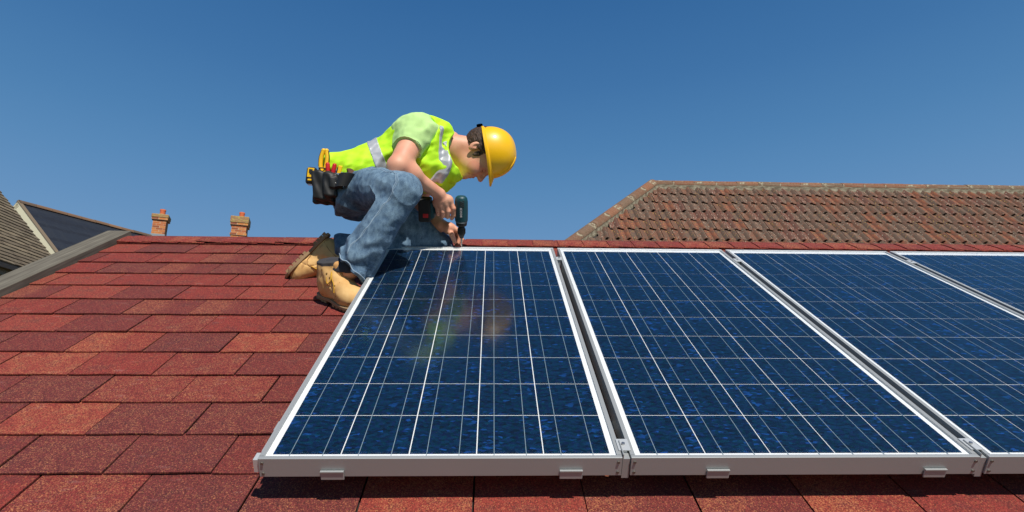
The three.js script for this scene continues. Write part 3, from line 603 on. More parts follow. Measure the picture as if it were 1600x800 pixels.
  const hairF = p => {
    let d = smin(cran(p), ell([0.0, 0.02, 0], [0.092, 0.075, 0.072])(p), 0.03) - 0.013; d += hairN(p);
    d = smax(d, p[1] - 0.1, 0.01);                                         // under the hat
    const low = -0.047 - p[1] + (p[0] > -0.045 ? 0.9 * (p[0] + 0.045) : 0); d = smax(d, low, 0.008);   // hairline rises from the nape to the ear
    d = smax(d, p[0] - 0.04 - 0.25 * (p[1] - 0.02), 0.008);
    const burn = s => ell([0.036, 0.008, s * 0.069], [0.012, 0.034, 0.009])(p) + hairN(p); d = smin(d, Math.min(burn(-1), burn(1)), 0.006);
    d = Math.max(d, -(Math.min(earR(p), earL(p)) - 0.002)); return d;
  };
  const hairGeo = nets(p => hairF(toHead(p)) * HS, hb, ht, 0.0034, p => { const n = nz(p[0] * 220, p[1] * 50, p[2] * 220) * 0.9 + 0.4; return mixc(L3(44, 29, 22), L3(82, 56, 40), n); });
  // --- hands
  const chain = (pts, rs) => { const c = []; for (let i = 0; i < pts.length - 1; i++) c.push(cap(pts[i], pts[i + 1], rs[i], rs[i + 1])); return uni(0.004, ...c); };
  const handR = [
    uni(0.02, cap([-0.256, 1.688, -2.186], [-0.246, 1.668, -2.204], 0.027, 0.03), cap([-0.268, 1.655, -2.215], [-0.213, 1.667, -2.216], 0.023, 0.023), cap([-0.262, 1.67, -2.205], [-0.218, 1.672, -2.208], 0.02, 0.02)),
    chain([[-0.209, 1.668, -2.212], [-0.19, 1.632, -2.226], [-0.19, 1.604, -2.252], [-0.2, 1.596, -2.275]], [0.0145, 0.0125, 0.011, 0.0095]),
    chain([[-0.228, 1.652, -2.208], [-0.216, 1.617, -2.226], [-0.219, 1.6, -2.258], [-0.229, 1.615, -2.285]], [0.0145, 0.0125, 0.011, 0.0095]),
    chain([[-0.25, 1.646, -2.208], [-0.242, 1.613, -2.226], [-0.244, 1.602, -2.258], [-0.252, 1.617, -2.285]], [0.0145, 0.012, 0.011, 0.0095]),
    chain([[-0.27, 1.647, -2.212], [-0.265, 1.62, -2.226], [-0.267, 1.612, -2.256], [-0.273, 1.626, -2.28]], [0.013, 0.011, 0.01, 0.009]),
    chain([[-0.245, 1.688, -2.21], [-0.222, 1.692, -2.246], [-0.202, 1.676, -2.276]], [0.016, 0.013, 0.011]),
    cap([-0.262, 1.668, -2.192], [-0.25, 1.637, -2.204], 0.012, 0.01), cap([-0.236, 1.672, -2.198], [-0.226, 1.645, -2.206], 0.012, 0.011)];
  const handL = [
    uni(0.02, cap([-0.262, 1.602, -2.408], [-0.222, 1.58, -2.4], 0.026, 0.03), cap([-0.218, 1.583, -2.384], [-0.2, 1.575, -2.42], 0.022, 0.022)),
    chain([[-0.225, 1.568, -2.386], [-0.205, 1.542, -2.376], [-0.189, 1.503, -2.376]], [0.017, 0.0135, 0.0105]),
    chain([[-0.2, 1.585, -2.388], [-0.17, 1.563, -2.392], [-0.164, 1.53, -2.4], [-0.172, 1.503, -2.402]], [0.014, 0.012, 0.011, 0.0095]),
    chain([[-0.195, 1.582, -2.408], [-0.164, 1.562, -2.414], [-0.156, 1.528, -2.42], [-0.164, 1.5, -2.42]], [0.014, 0.012, 0.011, 0.0095]),
    chain([[-0.197, 1.574, -2.426], [-0.17, 1.55, -2.434], [-0.164, 1.52, -2.438], [-0.17, 1.5, -2.436]], [0.013, 0.0115, 0.0105, 0.009]),
    chain([[-0.205, 1.566, -2.44], [-0.184, 1.545, -2.45], [-0.18, 1.52, -2.452], [-0.186, 1.504, -2.45]], [0.012, 0.0105, 0.0095, 0.0085])];
  const hRf = p => { let d = handR[0](p); for (let i = 1; i < handR.length; i++) d = smin(d, handR[i](p), i < 6 ? 0.007 : 0.012); return d; };
  const hLf = p => { let d = handL[0](p); for (let i = 1; i < handL.length; i++) d = smin(d, handL[i](p), 0.007); return d; };
  // --- limbs and trunk, one field
  const muscleR = uni(0.03, cap(J.shR, J.elR, 0.054, 0.042), cap(mix3(J.shR, J.elR, 0.35), mix3(J.shR, J.elR, 0.75), 0.05, 0.046), cap(J.elR, J.wrR, 0.042, 0.029), ell(mix3(J.elR, J.wrR, 0.28), [0.05, 0.05, 0.05]), ell(add3(J.elR, [-0.012, -0.004, 0.004]), [0.038, 0.036, 0.036]));
  const armL = uni(0.03, cap(J.shL, J.elL, 0.05, 0.04), cap(J.elL, J.wrL, 0.042, 0.028));
  const trunk = uni(0.08, ell(J.chest, [0.15, 0.165, 0.11], tT, tL, tF), ell(J.waist, [0.13, 0.14, 0.1], tT, tL, tF), ell(J.hipC, [0.1, 0.15, 0.11], tT, tL, tF), cap(J.shR, J.shL, 0.055, 0.055), cap(add3(J.neck, mul3(tF, 0.02)), add3(J.neck, add3(mul3(tF, 0.025), mul3(tT, 0.04))), 0.056, 0.052));
  const legs = uni(0.05, cap(J.hipR, J.kneeR, 0.085, 0.055), cap(J.kneeR, J.hemR, 0.055, 0.042), cap(J.hipL, J.kneeL, 0.085, 0.055), cap(J.kneeL, J.ankL, 0.055, 0.042));
  const bodyF = p => { let d = smin(trunk(p), muscleR(p), 0.03); d = smin(d, armL(p), 0.03); return smin(d, legs(p), 0.05); };
  const bodyGeo = nets(bodyF, [-0.92, 1.15, -2.66], [-0.1, 2.2, -1.8], 0.0095, skinAt);
  const hRg = nets(p => smin(hRf(p), cap(J.elR, J.wrR, 0.042, 0.029)(p), 0.015), [-0.31, 1.56, -2.31], [-0.16, 1.725, -2.13], 0.003, skinAt);
  const hLg = nets(p => smin(hLf(p), cap(J.elL, J.wrL, 0.042, 0.028)(p), 0.015), [-0.31, 1.47, -2.48], [-0.13, 1.65, -2.34], 0.003, skinAt);
  const body = wadd('body', mergeGeometries([headGeo, bodyGeo, hRg, hLg]), vmat(0.55, { sheen: 0 }));
  wadd('hair', hairGeo, vmat(0.7));

  // --- T-shirt
  const slv = mix3(J.shR, J.elR, 0.5), aDir = nrm3(sub3(J.elR, J.shR));
  const shirtF = p => {
    const f = 0.007 * nz(p[0] * 14, p[1] * 22, p[2] * 14) + 0.003 * nz(p[0] * 40, p[1] * 28, p[2] * 30) + 0.004 * Math.sin(dot3(p, [60, -34, 20]) + 5 * nz(p[0] * 9, p[1] * 9, p[2] * 9)) * ss(0.02, 0.1, p[0] + 0.42);
    const arm = smax(uni(0.05, cap(add3(J.shR, [0.0, 0.004, 0]), J.elR, 0.08, 0.058), ell(add3(J.shR, [-0.012, 0.006, 0.0]), [0.1, 0.078, 0.074]))(p), dot3(sub3(p, slv), aDir), 0.006);
    let d = smin(trunk(p) - 0.008, arm, 0.05);
    d = smin(d, smax(cap(J.shL, J.elL, 0.075, 0.07)(p), dot3(sub3(p, mix3(J.shL, J.elL, 0.55)), nrm3(sub3(J.elL, J.shL))), 0.006), 0.05);
    d = smax(d, dot3(sub3(p, add3(J.neck, mul3(tT, 0.03))), nrm3(add3(tT, mul3(tF, -0.25)))), 0.008);
    return d + f;
  };
  const shirtCol = p => { const n = nz(p[0] * 60, p[1] * 60, p[2] * 60) * 0.12 + nz(p[0] * 9, p[1] * 9, p[2] * 9) * 0.15; return mixc(L3(176, 214, 128), L3(196, 228, 156), 0.5 + n); };
  wadd('t_shirt', nets(shirtF, [-0.85, 1.6, -2.66], [-0.12, 2.2, -1.96], 0.0065, shirtCol), vmat(0.9));
  const cuff = []; { const u1 = nrm3(crs3(aDir, [0, 0, 1])), u2 = crs3(aDir, u1), c = add3(slv, mul3(aDir, -0.006)); for (let i = 0; i <= 28; i++) { const a = i / 28 * Math.PI * 2, d = add3(mul3(u1, Math.cos(a)), mul3(u2, Math.sin(a))); let r = 0.05; for (let k = 0; k < 30; k++) { const dd = shirtF(add3(c, mul3(d, r))); r -= dd * 0.7; } const q = add3(c, mul3(d, r)); cuff.push(V(...q)); } }
  wadd('cuff', tube(cuff, 0.003, 60, 6), srgb(196, 224, 150, 0.9));

  // --- hi-vis vest
  const armC = add3(J.shR, [0.0, 0.02, 0.03]);
  const fF = nrm3(tF);
  const vestBody = uni(0.07, ell(J.chest, [0.16, 0.168, 0.118], tT, tL, tF), ell(add3(J.waist, mul3(tF, 0.005)), [0.15, 0.155, 0.118], tT, tL, tF), ell(add3(J.hipC, [0.03, 0.026, 0.02]), [0.1, 0.155, 0.092], tT, tL, tF), cap(J.shR, J.shL, 0.064, 0.064),
    cap(add3(J.neck, mul3(tL, -0.05)), add3(J.chest, add3(mul3(tF, 0.1), mul3(tL, -0.07))), 0.055, 0.05),
    ell(add3(J.chest, add3(mul3(tF, 0.18), mul3(tT, 0.07))), [0.115, 0.12, 0.065], tT, tL, tF), cap([-0.72, 1.82, -2.19], [-0.79, 1.838, -2.165], 0.034, 0.014), cap([-0.71, 1.8, -2.16], [-0.78, 1.822, -2.14], 0.026, 0.012));
  const holeR = ell(armC, [0.092, 0.105, 0.13], tT, tF, tL), neckHole = ell([-0.106, 1.92, -2.225], [0.118, 0.125, 0.2], tT, tF, tL);
  const vestF = p => {
    const q = sub3(p, J.waist), a = dot3(q, tT), b = dot3(q, tL), c = dot3(q, tF);
    const f = 0.007 * nz(p[0] * 9 + 3, p[1] * 13, p[2] * 9) + 0.007 * Math.sin(a * 40 + 3 * c * 20 + 6 * nz(a * 5, b * 5, c * 5)) * ss(-0.1, 0.05, c) + 0.005 * nz(a * 25, b * 12, c * 40);
    let d = vestBody(p) - 0.019 + f;
    d = smax(d, -holeR(p), 0.008); d = smax(d, -neckHole(p), 0.008);
    const holeL = ell(add3(J.shL, [0, 0, -0.03]), [0.1, 0.11, 0.1], tT, tF, tL)(p); d = smax(d, -holeL, 0.008);
    const nk = ell(add3(J.neck, add3(mul3(tT, 0.035), mul3(tF, 0.03))), [0.075, 0.072, 0.14], tT, tL, tF)(p); d = smax(d, -nk, 0.008);
    return d;
  };
  const vestCol = p => { const n = nz(p[0] * 30, p[1] * 30, p[2] * 30) * 0.25 + nz(p[0] * 120, p[1] * 120, p[2] * 120) * 0.12; return mixc([0.46, 0.86, 0.006], [0.56, 0.92, 0.02], 0.5 + n); };
  const vest = wadd('safety_vest', nets(vestF, [-0.88, 1.62, -2.64], [-0.1, 2.2, -1.98], 0.0065, vestCol), vmat(0.75));
  const tapeM = srgb(176, 178, 184, 0.45, { metalness: 0.15 });
  const slab = (o, n, w) => p => Math.abs(dot3(sub3(p, o), n)) - w;
  const wb = slab(add3(J.waist, mul3(tT, 0.045)), nrm3(add3(tT, mul3(tF, 0.12))), 0.026);
  wadd('reflective_band', nets(p => Math.max(vestF(p) - 0.003, wb(p)), [-0.88, 1.62, -2.64], [-0.1, 2.2, -1.98], 0.0052), tapeM, vest);
  const cb = slab(add3(J.chest, mul3(tL, -0.098)), nrm3(add3(tL, mul3(tT, 0.28))), 0.012);
  wadd('reflective_band', nets(p => Math.max(vestF(p) - 0.0055, cb(p), 0.014 - holeR(p), 0.012 - neckHole(p), -dot3(sub3(p, add3(J.chest, mul3(tT, 0.02))), tF) - 0.09, dot3(sub3(p, J.chest), mul3(tT, -1)) - 0.02), [-0.6, 1.62, -2.4], [-0.1, 2.2, -1.98], 0.0052), tapeM, vest);
  const cb2 = slab(add3(J.chest, mul3(tT, 0.13)), nrm3(add3(tT, mul3(tF, -0.25))), 0.014);
  wadd('reflective_band', nets(p => Math.max(vestF(p) - 0.003, cb2(p), 0.012 - neckHole(p), -dot3(sub3(p, J.chest), tF) + 0.08), [-0.6, 1.62, -2.6], [-0.1, 2.2, -1.98], 0.0052), tapeM, vest);

  // --- jeans
  const hemD = nrm3(sub3(J.hemR, J.kneeR)), hemN = nrm3(add3(hemD, [-0.14, 0.03, 0.12]));
  const cz = x => 1 - 2 * Math.sqrt(Math.abs(Math.sin(x / 2)));
  const wr = p => {
    const qk = len3(sub3(p, J.kneeR)), qh = len3(sub3(p, J.hipR)), qm = len3(sub3(p, J.hemR));
    const dirn = dot3(p, [0.62, 0.5, 0.6]) * 46, dir2 = dot3(p, [0.75, -0.4, 0.5]) * 52;
    return -0.007 * ss(0.26, 0.05, qk) * cz(dirn + 5 * nz(p[0] * 9, p[1] * 9, p[2] * 9)) * (0.4 + nz(p[0] * 7, p[1] * 7, p[2] * 7))
      - 0.01 * ss(0.3, 0.06, qh) * cz(dir2 + 4 * nz(p[0] * 8, p[1] * 8, p[2] * 8)) * 0.7 + 0.008 * ss(0.26, 0.03, qm) * Math.sin(dot3(p, hemD) * 70 + 6 * nz(p[0] * 8, p[1] * 8, p[2] * 8))
      + 0.007 * nz(p[0] * 13, p[1] * 13, p[2] * 13) + 0.003 * nz(p[0] * 34, p[1] * 34, p[2] * 34);
  };
  const shin = cap(J.kneeR, add3(J.hemR, mul3(hemD, 0.08)), 0.071, 0.088);
  const legR = uni(0.045, cap(J.hipR, J.kneeR, 0.108, 0.068), cap(mix3(J.hipR, J.kneeR, 0.3), mix3(J.hipR, J.kneeR, 0.8), 0.098, 0.08), p => smax(shin(p), dot3(sub3(p, J.hemR), hemN), 0.004));
  const inner = cap(mix3(J.kneeR, J.hemR, 0.75), add3(J.hemR, mul3(hemD, 0.1)), 0.06, 0.08);
  const seat = uni(0.06, ell(add3(J.hipC, [0.012, -0.02, 0]), [0.12, 0.165, 0.125], tT, tL, tF), ell(add3(J.hipR, [-0.05, -0.03, 0.02]), [0.115, 0.115, 0.105]), ell(add3(J.hipL, [-0.05, -0.03, 0]), [0.11, 0.11, 0.1]));
  const legL = uni(0.04, cap(J.hipL, J.kneeL, 0.105, 0.078), cap(J.kneeL, J.ankL, 0.075, 0.07));
  const jeansF = p => { let d = smin(legR(p), smax(seat(p), dot3(sub3(p, add3(J.hipC, mul3(tT, 0.075))), tT), 0.006), 0.04); d = smin(d, legL(p), 0.025); d += wr(p); d = smax(d, dot3(sub3(p, J.ankL), nrm3(sub3(J.ankL, J.kneeL))) - 0.03, 0.005); return Math.max(d, -inner(p)); };
  const denim = p => {
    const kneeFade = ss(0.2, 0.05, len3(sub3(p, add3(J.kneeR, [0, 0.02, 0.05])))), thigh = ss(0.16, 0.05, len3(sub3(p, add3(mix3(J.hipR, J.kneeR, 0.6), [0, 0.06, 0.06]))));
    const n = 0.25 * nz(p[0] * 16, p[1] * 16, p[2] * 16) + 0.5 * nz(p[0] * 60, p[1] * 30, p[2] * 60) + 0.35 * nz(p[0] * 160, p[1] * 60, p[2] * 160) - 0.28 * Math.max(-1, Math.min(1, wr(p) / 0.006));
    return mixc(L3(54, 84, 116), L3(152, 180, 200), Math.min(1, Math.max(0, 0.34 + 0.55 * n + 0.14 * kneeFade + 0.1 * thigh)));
  };
  const twill = tex(256, 256, (x, y) => { const k = 228 + 46 * nz(x * 60, y * 22, 3) + (rnd() - 0.5) * 90 + 16 * Math.sin((x + y) * 300); return [k - 4, k, k + 2]; });
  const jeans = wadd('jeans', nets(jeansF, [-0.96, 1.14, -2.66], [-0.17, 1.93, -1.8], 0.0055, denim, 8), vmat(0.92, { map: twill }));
  // side seam and hem stitching, laid on the cloth
  const snap = (p, off = 0.001) => { for (let k = 0; k < 12; k++) { const e = 0.003, g = nrm3([jeansF([p[0] + e, p[1], p[2]]) - jeansF([p[0] - e, p[1], p[2]]), jeansF([p[0], p[1] + e, p[2]]) - jeansF([p[0], p[1] - e, p[2]]), jeansF([p[0], p[1], p[2] + e]) - jeansF([p[0], p[1], p[2] - e])]); p = sub3(p, mul3(g, (jeansF(p) - off) * 0.8)); } return V(...p); };
  const seamPts = [[-0.615, 1.315, -1.87], [-0.585, 1.36, -1.85], [-0.52, 1.44, -1.83], [-0.46, 1.53, -1.82], [-0.41, 1.62, -1.84], [-0.42, 1.68, -1.86], [-0.5, 1.71, -1.98], [-0.6, 1.735, -2.05]];
  const fine = []; for (let i = 0; i < seamPts.length - 1; i++) for (let k = 0; k < 8; k++) fine.push(mix3(seamPts[i], seamPts[i + 1], k / 8));
  const seamM = srgb(138, 158, 176, 0.95);
  wadd('seam', merge([tube(fine.map(p => snap(p, 0)), 0.002, 90, 5), tube(fine.map(p => snap(add3(p, [0.009, 0.004, 0.004]), 0)), 0.0016, 90, 4)]), seamM, jeans);
  { const u1 = nrm3(crs3(hemN, [0, 0, 1])), u2 = crs3(hemN, u1), pts = []; for (let i = 0; i <= 40; i++) { const a = i / 40 * Math.PI * 2; pts.push(snap(add3(add3(J.hemR, mul3(hemN, -0.012)), add3(mul3(u1, 0.092 * Math.cos(a)), mul3(u2, 0.092 * Math.sin(a)))), 0.0005)); } wadd('hem', tube(pts, 0.0026, 90, 5), seamM, jeans); }

  // --- boots: x toe, y up, z side; sole underside at y = 0
  const bootUp = p => {
    const heel = ell([0.042, 0.062, 0], [0.048, 0.055, 0.038]), mid = ell([0.115, 0.056, 0], [0.075, 0.048, 0.04]), toe = ell([0.205, 0.05, 0], [0.07, 0.042, 0.049]), vamp = cap([0.19, 0.055, 0], [0.085, 0.125, 0], 0.04, 0.044), shaft = cap([0.062, 0.09, 0], [0.062, 0.185, 0], 0.047, 0.052);
    let d = uni(0.045, heel, mid, toe, vamp, shaft)(p); d += 0.0025 * nz(p[0] * 30, p[1] * 30, p[2] * 30) + 0.002 * Math.sin(p[0] * 160 + p[1] * 60) * ss(0.06, 0.02, Math.abs(p[0] - 0.12)) * ss(0.06, 0.1, p[1]);
    const seam = Math.abs(Math.hypot(p[0] - 0.115, p[1] - 0.03) - 0.062) - 0.0015; if (p[0] > 0.1) d += 0.0022 * ss(0.003, 0, seam);
    d = smax(d, 0.022 - p[1], 0.004); d = smax(d, p[1] - 0.186 - 0.12 * (p[0] - 0.06), 0.005); return d;
  };
  const bootCol = p => { const n = 0.5 + 0.6 * nz(p[0] * 18, p[1] * 18, p[2] * 18) + 0.3 * nz(p[0] * 70, p[1] * 70, p[2] * 70); let c = mixc(L3(206, 158, 96), L3(226, 184, 122), n); if (p[1] > 0.172) c = L3(58, 56, 58); const s = nz(p[0] * 26 + 9, p[1] * 40, p[2] * 26); if (p[1] < 0.05 && s > 0.2) c = mixc(c, L3(150, 108, 66), 0.5); return c; };
  const upperGeo = nets(bootUp, [-0.02, 0.01, -0.075], [0.3, 0.215, 0.075], 0.0042, bootCol);
  const outline = new THREE.Shape(); { const pts = [[-0.012, 0], [-0.006, 0.028], [0.03, 0.042], [0.1, 0.042], [0.16, 0.052], [0.22, 0.055], [0.262, 0.038], [0.282, 0.0]]; const all = pts.concat(pts.slice(1, -1).reverse().map(p => [p[0], -p[1]])); const cv = new THREE.CatmullRomCurve3(all.map(p => V(p[0], p[1], 0)), true).getPoints(60); outline.setFromPoints(cv.map(p => new THREE.Vector2(p.x, p.y))); }
  const ext = (y0, y1, sx = 1, x0 = -1, x1 = 1) => { const g = new THREE.ExtrudeGeometry(outline, { depth: y1 - y0 - 0.004, bevelEnabled: true, bevelSize: 0.002, bevelThickness: 0.002, bevelSegments: 1 }).rotateX(-Math.PI / 2).translate(0, y0 + 0.002, 0); return g; };
  const lugs = [];
  const halfW = x => x < 0.03 ? 0.036 : x < 0.1 ? 0.04 : x < 0.235 ? 0.05 : 0.036;
  for (const x of [0.006, 0.026, 0.046, 0.066]) lugs.push(box(x - 0.009, x + 0.009, 0, 0.014, -halfW(x), halfW(x)));
  for (const x of [0.135, 0.158, 0.181, 0.204, 0.227, 0.25]) lugs.push(box(x - 0.008, x + 0.008, 0, 0.0125, -halfW(x) + 0.002, halfW(x) - 0.002));
  const soleGeo = merge([ext(0.012, 0.026), ...lugs]), soleM = srgb(150, 122, 90, 0.9), laceM = srgb(206, 158, 52, 0.8), upM = vmat(0.85);
  const lacePts = []; const laces = [];
  for (let k = 0; k < 5; k++) { const x = 0.155 - k * 0.017, y = 0.108 + k * 0.013; for (const s of [-1, 1]) laces.push(tube([V(x, y - 0.002, s * 0.036), V(x - 0.003, y + 0.013, s * 0.016), V(x - 0.01, y + 0.016, 0), V(x - 0.013, y + 0.015, -s * 0.02), V(x - 0.017, y + 0.011, -s * 0.037)], 0.0026, 14, 5)); }
  for (const s of [-1, 1]) { laces.push(tube([V(0.098, 0.168, 0), V(0.118, 0.15, s * 0.03), V(0.128, 0.115, s * 0.05), V(0.115, 0.105, s * 0.054), V(0.104, 0.135, s * 0.045), V(0.1, 0.165, 0.004)], 0.0027, 30, 5)); laces.push(tube([V(0.1, 0.168, 0), V(0.13, 0.135, s * 0.04), V(0.152, 0.105, s * 0.048), V(0.16, 0.075, s * 0.056)], 0.0025, 20, 5)); }
  const tongue = nets(p => smax(cap([0.145, 0.112, 0], [0.116, 0.172, 0], 0.016, 0.02)(p), -cap([0.11, 0.11, 0], [0.084, 0.2, 0], 0.02, 0.026)(p), 0.003), [0.05, 0.08, -0.05], [0.18, 0.25, 0.05], 0.0045, () => L3(196, 146, 90));
  const snapB = p => { for (let k = 0; k < 10; k++) { const e = 0.002, g = nrm3([bootUp([p[0] + e, p[1], p[2]]) - bootUp([p[0] - e, p[1], p[2]]), bootUp([p[0], p[1] + e, p[2]]) - bootUp([p[0], p[1] - e, p[2]]), bootUp([p[0], p[1], p[2] + e]) - bootUp([p[0], p[1], p[2] - e])]); p = sub3(p, mul3(g, bootUp(p) * 0.8)); } return V(...p); };
  const stitch = [], eyelets = [];
  for (const s of [-1, 1]) {
    stitch.push(tube([[0.162, 0.104, 0.02], [0.158, 0.085, 0.045], [0.165, 0.06, 0.055], [0.15, 0.04, 0.055], [0.12, 0.03, 0.05]].map(q => snapB([q[0], q[1], q[2] * s])), 0.0014, 30, 4), tube([[0.03, 0.03, 0.05], [0.045, 0.07, 0.05], [0.05, 0.12, 0.05], [0.045, 0.165, 0.05]].map(q => snapB([q[0], q[1], q[2] * s])), 0.0014, 30, 4));
    for (let k = 0; k < 5; k++) { const q = snapB([0.153 - k * 0.0175, 0.1 + k * 0.0145, s * 0.042]); eyelets.push(new THREE.SphereGeometry(0.0036, 8, 6).translate(q.x, q.y, q.z)); }
  }
  const stitchGeo = merge(stitch), eyeGeo = merge(eyelets), stitchM = srgb(150, 104, 56, 0.9), eyeM = srgb(120, 92, 50, 0.4, { metalness: 0.7 });
  function boot(label, m) {
    const b = sub('boot', person); tag(b, label); m.premultiply(new THREE.Matrix4().makeTranslation(-PO[0], -PO[1], -PO[2])); m.decompose(b.position, b.quaternion, b.scale);
    add('upper', upperGeo, upM, b); add('sole', soleGeo, soleM, b); add('laces', merge(laces), laceM, b); add('tongue', tongue, upM, b); add('stitching', stitchGeo, stitchM, b); add('eyelets', eyeGeo, eyeM, b);
  }
  const bas = (o, x, y) => { x = nrm3(x); y = nrm3(sub3(y, mul3(x, dot3(x, y)))); const z = crs3(x, y); return frameMatrix(V(...o), V(...x), V(...y), V(...z)); };
  const UPR = RL(0, 0, 1);
  boot('tan boot planted beside the panel frame', bas(RL(-0.745, 2.398, RB + 0.006), RL(0.77, -0.64, 0), UPR));
  // rear boot: toes on the roof, sole turned back
  const im = (r, u, f) => add3(mul3(cR, r), add3(mul3(cU, u), mul3(cF, f)));
  boot('tan boot bent on its toes with the sole showing', bas(add3(J.ankL, im(-0.075, 0.075, -0.01)), im(-0.64, -0.72, -0.2), im(0.74, -0.66, 0.08)));
  wadd('sock', nets(p => smax(cap(RL(-0.686, 2.35, 0.03), J.hemR, 0.043, 0.05)(p), -dot3(sub3(p, RL(-0.686, 2.35, 0.03)), UPR), 0.004), [-0.8, 1.15, -2.1], [-0.5, 1.35, -1.85], 0.006, () => L3(52, 52, 58)), vmat(0.95));

  // --- hard hat in head coordinates, with a real shell thickness
  const bu = 0.05, hc = [0.028, bu, 0];
  const shellP = (th, ph, out) => {       // th 0..1 rim to crown, ph around from the face
    const c = Math.cos(ph), s = Math.sin(ph), a = th * Math.PI / 2, r = Math.pow(Math.cos(a), 0.86), hgt = Math.pow(Math.sin(a), 0.96);
    let f = c * (0.128 + out) * r, l = s * (0.108 + out) * r, u = (0.132 + out) * hgt;
    const ridge = Math.max(0, 1 - Math.abs(s * 0.108 * r) / 0.02); u += 0.004 * ridge * ss(0.25, 0.5, th);
    return hp(hc[0] + f, hc[1] + u, l);
  };
  const nT = 20, nP = 64;
  function surf(fn, a, b, flip) { const pos = [], idx = []; for (let i = 0; i <= a; i++) for (let j = 0; j <= b; j++) pos.push(...fn(i / a, j / b)); for (let i = 0; i < a; i++) for (let j = 0; j < b; j++) { const q = i * (b + 1) + j; flip ? idx.push(q, q + 1, q + b + 2, q, q + b + 2, q + b + 1) : idx.push(q, q + b + 2, q + 1, q, q + b + 1, q + b + 2); } const g = new THREE.BufferGeometry(); g.setAttribute('position', new THREE.Float32BufferAttribute(pos, 3)); g.setIndex(idx); g.computeVertexNormals(); return g; }
  const noUv = a => mergeGeometries(a.map(g => { g = g.index ? g.toNonIndexed() : g; g.deleteAttribute('uv'); return g; }));
  const hatM = new THREE.MeshPhysicalMaterial({ color: new THREE.Color().setRGB(0.96, 0.52, 0.001), roughness: 0.4, clearcoat: 0.22, clearcoatRoughness: 0.15 });
  const hat = sub('hard_hat', person); tag(hat, 'glossy yellow hard hat');
  wadd('shell', noUv([surf((t, p) => shellP(t, p * Math.PI * 2, 0), nT, nP), surf((t, p) => shellP(t * 0.98, p * Math.PI * 2, -0.004), nT, nP, true)]), hatM, hat);
  // brim with a peak over the face
  const brimO = ph => { const c = Math.cos(ph), s = Math.sin(ph), pk = Math.pow(Math.max(0, c), 2.2); return [c * (0.134 + 0.03 * pk), s * 0.116, -0.006 - 0.012 * pk]; };
  const brimI = ph => { const c = Math.cos(ph), s = Math.sin(ph); return [c * 0.1265, s * 0.1065, 0.004]; };
  const bp = (q, du) => hp(hc[0] + q[0], hc[1] + q[2] + du, q[1]);
  wadd('brim', noUv([surf((t, p) => bp(mix3(brimI(p * 6.28319), brimO(p * 6.28319), t), 0.002), 6, nP), surf((t, p) => bp(mix3(brimI(p * 6.28319), brimO(p * 6.28319), t), -0.003), 6, nP, true), surf((t, p) => bp(brimO(p * 6.28319), 0.0035 - 0.009 * t), 2, nP)]), hatM, hat);
  for (const a of [-0.35, 0.35]) { const pts = []; for (let i = 3; i < 17; i++) pts.push(V(...shellP(i / 20, a + Math.PI * (i > 99 ? 1 : 0), 0.0005))); wadd('rib', tube(pts, 0.0035, 30, 6), hatM, hat); }
  const strapM = srgb(176, 184, 190, 0.6), knobM = srgb(32, 30, 30, 0.6);
  const bandPts = []; for (let i = 0; i <= 40; i++) { const a = i / 40 * Math.PI * 2; bandPts.push([a, Math.cos(a) * 0.104, Math.sin(a) * 0.087]); }
  wadd('headband', noUv([surf((t, p) => { const a = p * 6.28319, back = ss(0.2, -0.9, Math.cos(a)); return hp(0.02 + Math.cos(a) * 0.112, 0.052 - t * (0.012 + 0.034 * back), Math.sin(a) * 0.091); }, 3, 48)]), strapM, hat);
  wadd('adjuster', (() => { const g = new THREE.CylinderGeometry(0.016, 0.016, 0.02, 14); g.rotateZ(Math.PI / 2); g.applyMatrix4(frameMatrix(V(...hp(-0.104, 0.03, -0.02)), V(...hF), V(...hU), V(...hLs))); return g; })(), knobM, hat);

  // --- tool belt on the hips
  const belt = sub('tool_belt', person); tag(belt, 'black leather tool belt with pouch and hammer loop');
  const leather = new THREE.MeshPhysicalMaterial({ color: new THREE.Color().setRGB(0.012, 0.011, 0.011), roughness: 0.55 }), brown = srgb(74, 34, 22, 0.7);
  const beltN = nrm3(add3(tT, mul3(tF, -0.05))), beltO = add3(J.hipC, mul3(tT, 0.045));
  wadd('belt', nets(p => Math.max(seat(p) - 0.013, slab(beltO, beltN, 0.02)(p)), [-0.96, 1.55, -2.5], [-0.45, 1.95, -1.95], 0.0055), brown, belt);
  // pouch frame: px right, py up (leaning), pz towards the camera
  const px = im(0.995, 0.02, 0.0), py = nrm3(im(0.12, 0.98, 0.1)), pz = crs3(px, py);
  const PC = [-0.762, 1.688, -2.1];
  const PQ = (x, y, z) => add3(PC, add3(mul3(px, x), add3(mul3(py, y), mul3(pz, z))));
  const toP = p => { const d = sub3(p, PC); return [dot3(d, px), dot3(d, py), dot3(d, pz)]; };
  const rb = (c, h, r) => p => { const q = [Math.abs(p[0] - c[0]) - h[0] + r, Math.abs(p[1] - c[1]) - h[1] + r, Math.abs(p[2] - c[2]) - h[2] + r]; return Math.hypot(Math.max(q[0], 0), Math.max(q[1], 0), Math.max(q[2], 0)) + Math.min(Math.max(...q), 0) - r; };
